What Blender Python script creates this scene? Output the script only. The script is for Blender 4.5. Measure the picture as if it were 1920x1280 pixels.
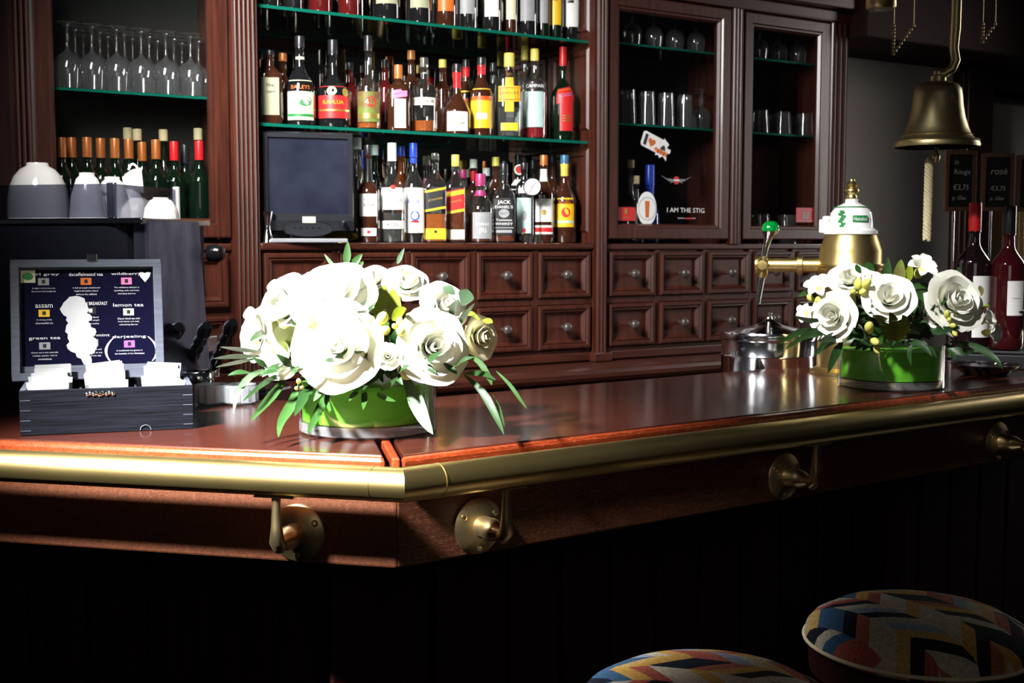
import bpy, bmesh, math, random
from mathutils import Vector, Matrix
random.seed(7)
PI = math.pi
for o in list(bpy.data.objects): bpy.data.objects.remove(o)
SC = bpy.context.scene
COL = SC.collection

# ------------------------------------------------------------------ camera
F = 2300.0; HC = 1.42; YAW = math.radians(33.0); PIT = math.atan((640-459)/F)
cd = bpy.data.cameras.new('camera'); cam = bpy.data.objects.new('camera', cd); COL.objects.link(cam)
cam.location = (0, 0, HC); cam.rotation_euler = (PI/2-PIT, 0, -YAW)
cd.sensor_width = 36; cd.lens = 36*F/1920; cd.clip_start = .05
cd.dof.use_dof = True; cd.dof.focus_distance = 2.1; cd.dof.aperture_fstop = 11
SC.camera = cam
FW = Vector((math.sin(YAW)*math.cos(PIT), math.cos(YAW)*math.cos(PIT), -math.sin(PIT)))
RT = Vector((math.cos(YAW), -math.sin(YAW), 0)); UP = RT.cross(FW); C0 = Vector((0, 0, HC))
def ray(x, y): return FW + RT*((x-960)/F) - UP*((y-640)/F)
def at(x, y, d): return C0 + ray(x, y)*d                 # d = distance along the view axis
def onz(x, y, z):
    r = ray(x, y); return C0 + r*((z-HC)/r.z)
def ony(x, y, Y):
    r = ray(x, y); return C0 + r*(Y/r.y)
def depth(p): return (Vector(p)-C0).dot(FW)

# ------------------------------------------------------------------ light
SC.view_settings.view_transform = 'Standard'; SC.view_settings.look = 'None'
SC.view_settings.gamma = 1; SC.view_settings.use_curve_mapping = False
SC.view_settings.exposure = 0.0
wd = bpy.data.worlds.new('world'); SC.world = wd; wd.use_nodes = True
wd.node_tree.nodes['Background'].inputs[0].default_value = (.8, .85, 1, 1)
wd.node_tree.nodes['Background'].inputs[1].default_value = .012
def aim(o, loc, tgt):
    o.location = loc; o.rotation_euler = (Vector(tgt)-Vector(loc)).to_track_quat('-Z', 'Y').to_euler()
def area(name, loc, tgt, sx, sy, e, col=(1, 1, 1), spread=180):
    l = bpy.data.lights.new(name, 'AREA'); l.shape = 'RECTANGLE'; l.size = sx; l.size_y = sy; l.energy = e; l.color = col
    l.spread = math.radians(spread)
    o = bpy.data.objects.new(name, l); COL.objects.link(o); aim(o, loc, tgt); return o
def spot(name, loc, tgt, e, ang, blend, rad, col=(1, 1, 1)):
    l = bpy.data.lights.new(name, 'SPOT'); l.energy = e; l.spot_size = math.radians(ang); l.spot_blend = blend
    l.shadow_soft_size = rad; l.color = col
    o = bpy.data.objects.new(name, l); COL.objects.link(o); aim(o, loc, tgt); return o
spot('spot_key', (-.85, 1.36, 2.78), (.74, 1.88, 1.10), 3300, 27, 1.0, .13)
area('room_fill', (-.6, -1.6, 2.2), (1.5, 2.0, 1.0), 1.6, 1.0, 5, (1, .95, .88))
spot('spot_tap', (.40, 1.42, 2.75), (2.26, 1.96, 1.27), 480, 25, 1.0, .05)
area('back_bar_light', (.45, 2.28, 2.52), (2.0, 3.35, 1.42), .35, .85, 22, (1, .98, .95), 70)
area('window_right', (5.45, 2.0, 2.0), (2.0, 3.0, 1.2), .4, 1.3, 8, (1, .97, .93), 80)

# ------------------------------------------------------------------ materials
MATS = {}
def newmat(n):
    m = bpy.data.materials.new(n); m.use_nodes = True; MATS[n] = m
    return m, m.node_tree.nodes, m.node_tree.links, m.node_tree.nodes['Principled BSDF']
def mat(n, col, rough=.5, metal=0, coat=0, trans=0, ior=1.45, var=.12, vs=30, bump=0, bs=200, spec=.5, emis=0, alpha=1, stretch=None, col2=None, sss=0):
    if n in MATS: return MATS[n]
    m, N, L, b = newmat(n)
    b.inputs['Base Color'].default_value = (*col, 1); b.inputs['Roughness'].default_value = rough; b.inputs['Metallic'].default_value = metal
    b.inputs['Coat Weight'].default_value = coat; b.inputs['Coat Roughness'].default_value = .06
    b.inputs['Transmission Weight'].default_value = trans; b.inputs['IOR'].default_value = ior; b.inputs['Specular IOR Level'].default_value = spec
    tc = N.new('ShaderNodeTexCoord'); mp = N.new('ShaderNodeMapping'); L.new(tc.outputs['Object'], mp.inputs[0])
    if stretch: mp.inputs['Scale'].default_value = stretch
    nz = N.new('ShaderNodeTexNoise'); nz.inputs['Scale'].default_value = vs; nz.inputs['Detail'].default_value = 4
    L.new(mp.outputs[0], nz.inputs['Vector'])
    mx = N.new('ShaderNodeMix'); mx.data_type = 'RGBA'
    c2 = col2 or tuple(c*(1-var) for c in col)
    mx.inputs[6].default_value = (*c2, 1); mx.inputs[7].default_value = (*(col if col2 else tuple(min(1, c*(1+var)) for c in col)), 1)
    if col2:
        rp = N.new('ShaderNodeValToRGB'); rp.color_ramp.elements[0].position = .38; rp.color_ramp.elements[1].position = .62
        L.new(nz.outputs[0], rp.inputs[0]); L.new(rp.outputs[0], mx.inputs[0])
    else: L.new(nz.outputs[0], mx.inputs[0])
    L.new(mx.outputs[2], b.inputs['Base Color'])
    if sss:
        b.inputs['Subsurface Weight'].default_value = sss; b.inputs['Subsurface Radius'].default_value = (.01, .01, .006); b.inputs['Subsurface Scale'].default_value = .3
    if bump:
        n2 = N.new('ShaderNodeTexNoise'); n2.inputs['Scale'].default_value = bs; L.new(mp.outputs[0], n2.inputs['Vector'])
        bp = N.new('ShaderNodeBump'); bp.inputs['Strength'].default_value = bump; bp.inputs['Distance'].default_value = .002
        L.new(n2.outputs[0], bp.inputs['Height']); L.new(bp.outputs[0], b.inputs['Normal'])
    return m
def wood(n, col, rough=.3, coat=.5, scale=(1, 14, 14), dark=.45, fleck=0, spec=.5):
    m, N, L, b = newmat(n)
    tc = N.new('ShaderNodeTexCoord'); mp = N.new('ShaderNodeMapping'); mp.inputs['Scale'].default_value = scale
    L.new(tc.outputs['Object'], mp.inputs[0])
    nz = N.new('ShaderNodeTexNoise'); nz.inputs['Scale'].default_value = 5; nz.inputs['Detail'].default_value = 8; nz.inputs['Distortion'].default_value = .6
    L.new(mp.outputs[0], nz.inputs['Vector'])
    rp = N.new('ShaderNodeValToRGB'); e = rp.color_ramp.elements
    e[0].position = .3; e[0].color = (*[c*dark for c in col], 1); e[1].position = .72; e[1].color = (*col, 1)
    L.new(nz.outputs[0], rp.inputs[0])
    out = rp.outputs[0]
    if fleck:
        mp2 = N.new('ShaderNodeMapping'); mp2.inputs['Scale'].default_value = tuple(max(1.5, s*.6) for s in scale); L.new(tc.outputs['Object'], mp2.inputs[0])
        n3 = N.new('ShaderNodeTexNoise'); n3.inputs['Scale'].default_value = 60; n3.inputs['Detail'].default_value = 2; L.new(mp2.outputs[0], n3.inputs['Vector'])
        r3 = N.new('ShaderNodeValToRGB'); r3.color_ramp.elements[0].position = .58; r3.color_ramp.elements[1].position = .66
        L.new(n3.outputs[0], r3.inputs[0])
        mx = N.new('ShaderNodeMix'); mx.data_type = 'RGBA'; mx.inputs[7].default_value = (*[min(1, c*3+.05) for c in col], 1)
        L.new(out, mx.inputs[6]); mm = N.new('ShaderNodeMath'); mm.operation = 'MULTIPLY'; mm.inputs[1].default_value = fleck
        L.new(r3.outputs[0], mm.inputs[0]); L.new(mm.outputs[0], mx.inputs[0]); out = mx.outputs[2]
    L.new(out, b.inputs['Base Color'])
    b.inputs['Roughness'].default_value = rough; b.inputs['Coat Weight'].default_value = coat; b.inputs['Coat Roughness'].default_value = .12
    b.inputs['Specular IOR Level'].default_value = spec
    bp = N.new('ShaderNodeBump'); bp.inputs['Strength'].default_value = .12; bp.inputs['Distance'].default_value = .001
    L.new(nz.outputs[0], bp.inputs['Height']); L.new(bp.outputs[0], b.inputs['Normal'])
    return m
def thin_glass(n, tint=(.96, .97, .97), refl=1.0, rough=.02, haze=0):
    m, N, L, b = newmat(n); N.remove(b)
    out = N['Material Output']
    tr = N.new('ShaderNodeBsdfTransparent'); tr.inputs[0].default_value = (*tint, 1)
    gl = N.new('ShaderNodeBsdfGlossy'); gl.inputs['Roughness'].default_value = rough
    lw = N.new('ShaderNodeLayerWeight'); lw.inputs[0].default_value = .5
    pw = N.new('ShaderNodeMath'); pw.operation = 'POWER'; pw.inputs[1].default_value = 4; L.new(lw.outputs['Facing'], pw.inputs[0])
    ma = N.new('ShaderNodeMath'); ma.operation = 'MULTIPLY_ADD'; ma.inputs[1].default_value = .7; ma.inputs[2].default_value = .045; L.new(pw.outputs[0], ma.inputs[0])
    ml = N.new('ShaderNodeMath'); ml.operation = 'MULTIPLY'; ml.inputs[1].default_value = refl; ml.use_clamp = True
    L.new(ma.outputs[0], ml.inputs[0])
    mx = N.new('ShaderNodeMixShader'); L.new(ml.outputs[0], mx.inputs[0]); L.new(tr.outputs[0], mx.inputs[1]); L.new(gl.outputs[0], mx.inputs[2])
    if haze:
        df = N.new('ShaderNodeBsdfDiffuse'); df.inputs[0].default_value = (.8, .84, .85, 1)
        m2 = N.new('ShaderNodeMixShader'); m2.inputs[0].default_value = haze; L.new(mx.outputs[0], m2.inputs[1]); L.new(df.outputs[0], m2.inputs[2]); mx = m2
    L.new(mx.outputs[0], out.inputs[0])
    return m
MAH = wood('mahogany', (.080, .019, .010), .36, .28, (14, 14, 1), .4)
MAHH = wood('mahogany_rail', (.080, .019, .010), .36, .28, (1, 14, 14), .4)
MAHD = wood('mahogany_dark', (.05, .014, .009), .35, .35, (14, 14, 1), .4)
BART = wood('bar_top_varnish', (.075, .018, .010), .2, .6, (1.2, 18, 18), .62)
BARE = wood('bar_edge_wood', (.30, .045, .012), .25, .6, (1.5, 30, 30), .45, .35)
APR = wood('apron_wood', (.085, .026, .010), .45, .2, (2, 40, 40), .5, .6, spec=.3)
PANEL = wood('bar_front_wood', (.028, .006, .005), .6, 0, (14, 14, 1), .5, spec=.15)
TAN = wood('tan_wood', (.70, .42, .16), .5, .1, (14, 14, 1), .6)
FRAME = wood('chalk_frame_wood', (.20, .10, .06), .5, .1, (20, 20, 2), .6)
GREYW = wood('grey_stained_wood', (.12, .135, .18), .5, .1, (2, 30, 30), .65)
BLACKW = wood('black_stained_wood', (.009, .010, .016), .6, 0, (1.5, 40, 60), .15, spec=.08)
BRASS = mat('brass', (.74, .56, .22), .34, 1, var=.18, vs=14, bump=.05, bs=60)
BRASSO = mat('aged_brass', (.45, .34, .17), .38, 1, var=.3, vs=25, bump=.08, bs=90)
BELLM = mat('bell_brass', (.56, .46, .24), .42, 1, var=.3, vs=12)
CHROME = mat('chrome', (.72, .74, .78), .12, 1, var=.05)
STEEL = mat('brushed_steel', (.24, .26, .36), .30, .9, vs=4, stretch=(3, 3, 1.2), bump=.25, bs=12, col2=(.12, .13, .20))
BLKM = mat('black_plastic', (.018, .019, .024), .35, var=.2)
BLKG = mat('black_gloss', (.008, .008, .01), .12, coat=.5)
DGREY = mat('machine_grey', (.012, .013, .019), .35, var=.15, spec=.12)
PORC = mat('white_porcelain', (.80, .79, .76), .15, coat=.4, var=.02)
MIRROR = mat('mirror', (.42, .40, .36), .03, 1, var=.03)
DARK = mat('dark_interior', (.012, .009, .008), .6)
PAPER = mat('white_paper', (.82, .81, .78), .7, var=.05)
CREAM = mat('cream_paper', (.66, .66, .46), .6, var=.06)
OLIVE = mat('olive_paper', (.34, .35, .22), .6, var=.08)
REDP = mat('red_print', (.55, .02, .02), .4, var=.08)
ORNG = mat('orange_print', (.62, .14, .02), .4, var=.08)
YELP = mat('yellow_print', (.85, .50, .02), .4, var=.06)
GOLDP = mat('gold_foil', (.75, .55, .15), .3, .8, var=.1)
BLUP = mat('blue_print', (.02, .04, .45), .35, var=.1)
NAVY = mat('navy_print', (.0022, .0018, .017), .45, coat=0, spec=.1, var=.1)
BLKP = mat('black_print', (.012, .012, .014), .45)
WHTP = mat('white_print', (.85, .85, .85), .5, var=.03)
GRNP = mat('green_print', (.02, .22, .05), .4)
GREYP = mat('grey_print', (.30, .31, .32), .5)
SBAND = mat('sachet_print', (.10, .10, .11), .7)
SSTR = mat('sachet_tab', (.55, .54, .45), .7)
PINKP = mat('pink_print', (.75, .20, .42), .4)
PURP = mat('purple_print', (.55, .12, .65), .4)
TEALP = mat('pale_teal_print', (.45, .62, .60), .5)
CAPW = mat('white_cap', (.8, .8, .8), .35)
CAPK = mat('black_cap', (.015, .015, .018), .3)
CAPR = mat('red_cap', (.6, .015, .02), .3)
CAPO = mat('orange_cap', (.48, .15, .035), .32, .25)
CAPY = mat('yellow_cap', (.70, .55, .10), .35)
CAPB = mat('blue_cap', (.02, .06, .50), .28)
CAPT = mat('teal_cap', (.04, .14, .26), .35)
CAPM = mat('magenta_cap', (.35, .03, .13), .35)
CORK = mat('cork', (.55, .45, .26), .8, var=.2)
GCLEAR = thin_glass('clear_glass', (.92, .95, .94), 2.4, .04, haze=.008)
GPANE = thin_glass('window_pane', (.97, .97, .97), .55)
GSHELF = thin_glass('shelf_glass', (.72, .88, .82), .8)
GEDGE = mat('green_glass_edge', (.004, .12, .08), .1, coat=.5, var=.05)
GTABLE = thin_glass('goblet_glass', (.96, .97, .97), 2.2, .06, haze=.03)
GVASE = thin_glass('vase_glass', (.95, .97, .97), 1.3)
GBASE = thin_glass('vase_base_glass', (.80, .82, .88), 2.5, .12, haze=.10)
ACRYL = thin_glass('smoked_acrylic', (.42, .43, .50), 2.2, .08)
def liq(n, c, tr=.55): return mat(n, c, .06, trans=tr, ior=1.45, coat=1, var=.06)
GBLACK = liq('black_bottle', (.008, .008, .009), 0)
GBROWN = liq('brown_bottle', (.05, .016, .008), .2)
GGREEN = liq('green_bottle', (.003, .011, .005), .1)
GRED = liq('red_bottle', (.10, .008, .008), .2)
GBLUE = liq('blue_bottle', (.01, .05, .3), .4)
AMBER = liq('amber_liquid', (.65, .16, .02)); DAMBER = liq('dark_amber_liquid', (.25, .05, .01)); CLEARL = liq('clear_liquid', (.80, .84, .82), .96)
REDL = liq('red_liquid', (.5, .01, .02)); YELL = liq('yellow_liquid', (.75, .45, .05))
PETAL = mat('white_petal', (.86, .85, .74), .55, var=.05, vs=12, sss=.15)
PETALC = mat('cream_petal', (.84, .80, .56), .55, var=.06, vs=12, sss=.15)
LEAF = mat('leaf_green', (.022, .068, .012), .42, var=.35, vs=25)
LEAFD = mat('leaf_dark_green', (.014, .045, .010), .40, var=.35, vs=25)
LEAFP = mat('leaf_pale', (.075, .13, .065), .5, var=.2, vs=25)
LEAFY = mat('leaf_yellow_green', (.19, .24, .012), .42, var=.3, vs=18)
BUD = mat('yellow_bud', (.66, .64, .14), .5, var=.15)
MAROON = mat('maroon_leaf', (.16, .08, .03), .5, var=.4, col2=(.14, .2, .03), vs=30)
LINING = mat('vase_leaf_lining', (.13, .46, .025), .35, var=.3, vs=8, stretch=(.4, .4, 6))
ROPE = mat('rope', (.55, .46, .28), .9, var=.15, bump=.4)
WALLM = mat('grey_wall_paint', (.46, .43, .39), .8, var=.05, vs=6, bump=.1)
CEILM = mat('dark_ceiling', (.05, .035, .03), .7)
FLOORM = wood('floor_wood', (.02, .012, .009), .4, .2, (3, 30, 30), .5)
BLKB = mat('chalkboard', (.012, .012, .012), .7, var=.3)
CHALK = mat('chalk', (.7, .7, .7), .9, var=.1)
GREENBALL = mat('green_enamel', (.0, .22, .03), .08, coat=1)
SCREEN = mat('dusty_screen', (.012, .014, .026), .25, var=.35, vs=9, col2=(.022, .025, .042), spec=.3)
def kilim():
    m, N, L, b = newmat('kilim_fabric')
    tc = N.new('ShaderNodeTexCoord'); mp = N.new('ShaderNodeMapping'); mp.inputs['Scale'].default_value = (1, 1.0, 0); mp.inputs['Rotation'].default_value = (0, 0, .5)
    L.new(tc.outputs['Object'], mp.inputs[0])
    sp = N.new('ShaderNodeSeparateXYZ'); L.new(mp.outputs[0], sp.inputs[0])
    # chevron shear so that blocks become arrow-like pieces
    pp = N.new('ShaderNodeMath'); pp.operation = 'PINGPONG'; pp.inputs[1].default_value = .055; L.new(sp.outputs[0], pp.inputs[0])
    ad = N.new('ShaderNodeMath'); ad.operation = 'ADD'; L.new(pp.outputs[0], ad.inputs[0]); L.new(sp.outputs[1], ad.inputs[1])
    cb = N.new('ShaderNodeCombineXYZ')
    for i, src, s in ((0, sp.outputs[0], 1/.055), (1, ad.outputs[0], 1/.030)):
        mu = N.new('ShaderNodeMath'); mu.operation = 'MULTIPLY'; mu.inputs[1].default_value = s; L.new(src, mu.inputs[0])
        fl = N.new('ShaderNodeMath'); fl.operation = 'FLOOR'; L.new(mu.outputs[0], fl.inputs[0]); L.new(fl.outputs[0], cb.inputs[i])
    wn = N.new('ShaderNodeTexWhiteNoise'); wn.noise_dimensions = '3D'; L.new(cb.outputs[0], wn.inputs['Vector'])
    rp = N.new('ShaderNodeValToRGB'); rp.color_ramp.interpolation = 'CONSTANT'
    cols = [(.55, .48, .36), (.42, .10, .07), (.60, .34, .08), (.015, .018, .03), (.50, .44, .34), (.30, .36, .45), (.45, .14, .09), (.05, .12, .22), (.58, .50, .38), (.62, .40, .14)]
    e = rp.color_ramp.elements
    e[0].color = (*cols[0], 1); e[1].position = .1; e[1].color = (*cols[1], 1)
    for i in range(2, 10):
        x = e.new(i/10); x.color = (*cols[i], 1)
    L.new(wn.outputs['Value'], rp.inputs[0])
    nz = N.new('ShaderNodeTexNoise'); nz.inputs['Scale'].default_value = 180; L.new(tc.outputs['Object'], nz.inputs['Vector'])
    mx = N.new('ShaderNodeMix'); mx.data_type = 'RGBA'; mx.blend_type = 'MULTIPLY'; mx.inputs[0].default_value = .7
    L.new(rp.outputs[0], mx.inputs[6]); L.new(nz.outputs[0], mx.inputs[7]); L.new(mx.outputs[2], b.inputs['Base Color'])
    bp = N.new('ShaderNodeBump'); bp.inputs['Strength'].default_value = .5; bp.inputs['Distance'].default_value = .003
    L.new(nz.outputs[0], bp.inputs['Height']); L.new(bp.outputs[0], b.inputs['Normal'])
    b.inputs['Roughness'].default_value = .95; b.inputs['Specular IOR Level'].default_value = .1
    return m
KILIM = kilim()

# ------------------------------------------------------------------ mesh helpers
_txt = {}
def txt(s):
    if s not in _txt:
        c = bpy.data.curves.new('tmp', 'FONT'); c.body = s; c.align_x = 'CENTER'; c.resolution_u = 2
        o = bpy.data.objects.new('tmp', c); COL.objects.link(o)
        me = bpy.data.meshes.new_from_object(o.evaluated_get(bpy.context.evaluated_depsgraph_get()))
        v = [(p.co.x, p.co.y) for p in me.vertices]; f = [tuple(p.vertices) for p in me.polygons]
        bpy.data.objects.remove(o); bpy.data.curves.remove(c); bpy.data.meshes.remove(me)
        xs = [p[0] for p in v]; ys = [p[1] for p in v]
        cx, cy = (min(xs)+max(xs))/2, (min(ys)+max(ys))/2
        _txt[s] = ([(x-cx, y-cy) for x, y in v], f, max(xs)-min(xs), max(ys)-min(ys))
    return _txt[s]
class MB:
    def __init__(s): s.v = []; s.f = []; s.m = []; s.sm = []
    def add(s, v, f, m=0, sm=False):
        n = len(s.v); s.v += [Vector(p) for p in v]
        for q in f: s.f.append(tuple(i+n for i in q)); s.m.append(m); s.sm.append(sm)
        return s
    def box(s, x0, x1, y0, y1, z0, z1, m=0):
        return s.add([(x, y, z) for z in (z0, z1) for y in (y0, y1) for x in (x0, x1)],
                     [(0, 1, 3, 2), (4, 6, 7, 5), (0, 4, 5, 1), (2, 3, 7, 6), (0, 2, 6, 4), (1, 5, 7, 3)], m)
    def lathe(s, pr, n=24, m=0, c=(0, 0, 0), sq=2, ax='Z', a0=0, close=False, flat=1):
        V = []; Fc = []
        for r, z in pr:
            for i in range(n):
                a = 2*PI*i/n+a0; k = 1
                if sq > 2: k = (abs(math.cos(a))**sq+abs(math.sin(a))**sq)**(-1/sq)
                x, y = r*k*math.cos(a)*flat, r*k*math.sin(a)
                p = (x, y, z) if ax == 'Z' else ((z, x, y) if ax == 'X' else (x, z, y))
                V.append((p[0]+c[0], p[1]+c[1], p[2]+c[2]))
        for j in range(len(pr)-1):
            for i in range(n):
                k = (i+1) % n; Fc.append((j*n+i, j*n+k, (j+1)*n+k, (j+1)*n+i))
        if close:
            for i in range(n):
                k = (i+1) % n; j = len(pr)-1; Fc.append((j*n+i, j*n+k, k, i))
        else:
            q = len(s.v); s.add(V, Fc, m, True)
            if pr[0][0] > 0: s.f.append(tuple(q+i for i in range(n))[::-1]); s.m.append(m); s.sm.append(False)
            if pr[-1][0] > 0: s.f.append(tuple(q+(len(pr)-1)*n+i for i in range(n))); s.m.append(m); s.sm.append(False)
            return s
        return s.add(V, Fc, m, True)
    def tube(s, pts, r, n=8, m=0, cap=True):
        pts = [Vector(p) for p in pts]; rs = r if isinstance(r, (list, tuple)) else [r]*len(pts)
        V = []; Fc = []; prev = None
        for i, p in enumerate(pts):
            t = ((pts[min(i+1, len(pts)-1)]-p).normalized()+(p-pts[max(i-1, 0)]).normalized())
            t = t.normalized() if t.length > 1e-6 else Vector((0, 0, 1))
            if prev is None: u = t.orthogonal().normalized()
            else:
                u = prev-t*prev.dot(t); u = u.normalized() if u.length > 1e-6 else t.orthogonal().normalized()
            prev = u; w = t.cross(u)
            k = 1
            if 0 < i < len(pts)-1:
                a = (pts[i+1]-p).normalized(); k = 1/max(.4, a.dot(t))
            for j in range(n):
                a = 2*PI*j/n; V.append(p+(u*math.cos(a)+w*math.sin(a))*rs[i]*min(k, 1.3))
        for i in range(len(pts)-1):
            for j in range(n):
                k = (j+1) % n; Fc.append((i*n+j, i*n+k, (i+1)*n+k, (i+1)*n+j))
        s.add(V, Fc, m, True)
        if cap:
            q = len(s.v)-len(V)
            for c_ in (tuple(q+j for j in range(n))[::-1], tuple(q+(len(pts)-1)*n+j for j in range(n))): s.f.append(c_); s.m.append(m); s.sm.append(False)
        return s
    def prism(s, poly, z0, z1, m=0):
        n = len(poly); V = [(x, y, z0) for x, y in poly]+[(x, y, z1) for x, y in poly]
        Fc = [tuple(range(n))[::-1], tuple(range(n, 2*n))]+[(i, (i+1) % n, (i+1) % n+n, i+n) for i in range(n)]
        return s.add(V, Fc, m)
    def sheet(s, poly, o, ex, ey, t=.0006, m=0):          # a flat outline with a little thickness
        o, ex, ey = Vector(o), Vector(ex), Vector(ey); nn = ex.cross(ey).normalized()
        n = len(poly); V = [o+ex*x+ey*y for x, y in poly]+[o+ex*x+ey*y-nn*t for x, y in poly]
        return s.add(V, [tuple(range(n)), tuple(range(n, 2*n))[::-1]]+[(i, i+n, (i+1) % n+n, (i+1) % n) for i in range(n)], m)
    def text(s, st, o, ex, ey, w=None, h=None, m=0, shear=0):
        v, f, tw, th = txt(st); k = (w/tw) if w else h/th; ky = k if not (w and h) else h/th
        o, ex, ey = Vector(o), Vector(ex), Vector(ey)
        return s.add([o+ex*(x*k+shear*y*ky)+ey*(y*ky) for x, y in v], f, m)
    def rings(s, x0, x1, z0, z1, y, pr, m=0, fill=True, sx=1):   # moulded rectangle in the XZ plane, pr = (inset, y offset)
        V = []; Fc = []
        for i, dy in pr:
            V += [(x0+i, y+dy, z0+i), (x1-i, y+dy, z0+i), (x1-i, y+dy, z1-i), (x0+i, y+dy, z1-i)]
        for j in range(len(pr)-1):
            for i in range(4):
                k = (i+1) % 4; Fc.append((j*4+i, j*4+k, j*4+4+k, j*4+4+i))
        if fill: j = len(pr)-1; Fc.append((j*4, j*4+1, j*4+2, j*4+3))
        return s.add(V, Fc, m)
    def grid(s, fn, nu, nv, m=0):
        V = [fn(i/nu, j/nv) for j in range(nv+1) for i in range(nu+1)]
        Fc = [(j*(nu+1)+i, j*(nu+1)+i+1, (j+1)*(nu+1)+i+1, (j+1)*(nu+1)+i) for j in range(nv) for i in range(nu)]
        return s.add(V, Fc, m, True)
    def mesh(s, name, mats, recalc=True):
        me = bpy.data.meshes.new(name); me.from_pydata([tuple(p) for p in s.v], [], s.f)
        for m in (mats if isinstance(mats, (list, tuple)) else [mats]): me.materials.append(m)
        me.polygons.foreach_set('material_index', s.m); me.polygons.foreach_set('use_smooth', s.sm)
        if recalc:
            b = bmesh.new(); b.from_mesh(me); bmesh.ops.remove_doubles(b, verts=b.verts, dist=1e-6)
            bmesh.ops.recalc_face_normals(b, faces=b.faces)
            if any(s.sm):        # crease where round meets flat or turns sharply
                es = [e for e in b.edges if len(e.link_faces) == 2 and (e.link_faces[0].smooth != e.link_faces[1].smooth or (e.link_faces[0].smooth and e.calc_face_angle(0) > .9))]
                if es: bmesh.ops.split_edges(b, edges=es)
            b.to_mesh(me); b.free()
        me.update(); return me
    def build(s, name, mats, parent=None, bevel=0, recalc=True, loc=None):
        return link(name, s.mesh(name, mats, recalc), parent, bevel, loc)
def link(name, me, parent=None, bevel=0, loc=None, rot=None, scale=None):
    o = bpy.data.objects.new(name, me); COL.objects.link(o)
    if parent: o.parent = parent
    if loc: o.location = loc
    if rot: o.rotation_euler = rot
    if scale: o.scale = (scale,)*3
    if bevel:
        b = o.modifiers.new('bevel', 'BEVEL'); b.width = bevel; b.segments = 2; b.limit_method = 'ANGLE'
    return o
def tag(o, label, cat, group=None):
    o['label'] = label; o['category'] = cat
    if group: o['group'] = group
    return o
def thing(name, label, cat, loc=(0, 0, 0), rz=0, group=None):
    o = bpy.data.objects.new(name, None); COL.objects.link(o); o.location = loc; o.rotation_euler = (0, 0, rz); o.empty_display_size = .02
    return tag(o, label, cat, group)
def struct(o): o['kind'] = 'structure'; return o
def dup(root, loc, rz=None, label=None):
    r = root.copy(); COL.objects.link(r); r.location = loc
    if rz is not None: r.rotation_euler = (0, 0, rz)
    if label: r['label'] = label
    for ch in list(root.children):
        c = ch.copy(); COL.objects.link(c); c.parent = r
        for g in list(ch.children):
            d = g.copy(); COL.objects.link(d); d.parent = c
    return r
def face(p): return math.atan2(-p[1], -p[0])     # rz that turns local +X to the viewer's side; local +Y is then to the right
X3, Y3, Z3 = Vector((1, 0, 0)), Vector((0, 1, 0)), Vector((0, 0, 1))

# ------------------------------------------------------------------ the room
YW = 3.30            # face of the back bar
YB = 3.54            # its back panels
b = MB().box(-3, 7, -2.5, 4.2, -.05, 0); struct(b.build('floor', FLOORM))
b = MB().box(-3, 7, 3.60, 3.70, 0, 3.0); struct(b.build('wall_back', WALLM))
b = MB().box(-3, 7, 1.2, 3.70, 2.95, 3.05); struct(b.build('ceiling', CEILM))
xp0, xp1 = ony(1786, 400, 3.58).x, ony(1843, 400, 3.58).x
b = MB().box(xp0, xp1, 3.54, 3.60, 0, 2.95).box(xp0+.02, xp1-.02, 3.525, 3.54, 0, 2.95); struct(b.build('trim_1', MAHD, bevel=.004))
# overhead beam that the bell hangs from
b = MB().box(3.66, 6, 3.2, 3.6, 2.20, 2.95); struct(b.build('trim_2', mat('beam_wood', (.02, .008, .006), .7, spec=.15), bevel=.01))

# ------------------------------------------------------------------ back bar
def reed_poly(x0, x1, yf, yb, n=4, gap=.008):
    pts = [(x0, yb), (x0, yf), (x0+gap, yf)]
    w = (x1-x0-2*gap)/n
    for i in range(n):
        for j in range(1, 6):
            a = PI*(1-j/6); pts.append((x0+gap+w*(i+.5)+w*.46*math.cos(a), yf-.010*math.sin(a)))
        pts.append((x0+gap+w*(i+1), yf+.002))
    return pts+[(x1, yf), (x1, yb)]
DR = [(0, 0), (0, -.016), (.004, -.019), (.012, -.019), (.016, -.013), (.020, -.015), (.027, -.006), (.030, -.002)]
KNOB = MB().lathe([(.007, 0), (.006, -.012), (.010, -.016), (.0155, -.024), (.0165, -.031), (.013, -.038), (.006, -.041), (0, -.0415)], 14, ax='Y').mesh('knob', mat('pewter_knob', (.11, .09, .085), .35, .5))
def drawer(par, x0, x1, z0, z1):
    d = MB().rings(x0, x1, z0, z1, YW, DR).build('drawer', MAH, par)
    link('knob', KNOB, d, loc=((x0+x1)/2, YW-.002, (z0+z1)/2))
ROWS = [(1.247, 1.397), (1.078, 1.222)]
def bank(par, x0, n, w):
    for k in range(n):
        for z0, z1 in ROWS: drawer(par, x0+w*k+.012, x0+w*(k+1)-.012, z0, z1)
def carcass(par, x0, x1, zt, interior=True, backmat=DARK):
    # lower body behind the drawers and the plinth under them
    MB().box(x0, x1, YW+.002, 3.595, 1.031, 1.41).build('drawer_case', MAHH, par)
    MB().box(x0, x1, YW-.012, YW+.01, 1.035, 1.062).box(x0, x1, YW-.004, YW+.01, 1.06, 1.075).build('plinth', MAHH, par, .003)
    MB().box(x0, x1, YB, YB+.02, 1.41, zt).build('back_panel', backmat, par)

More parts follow.
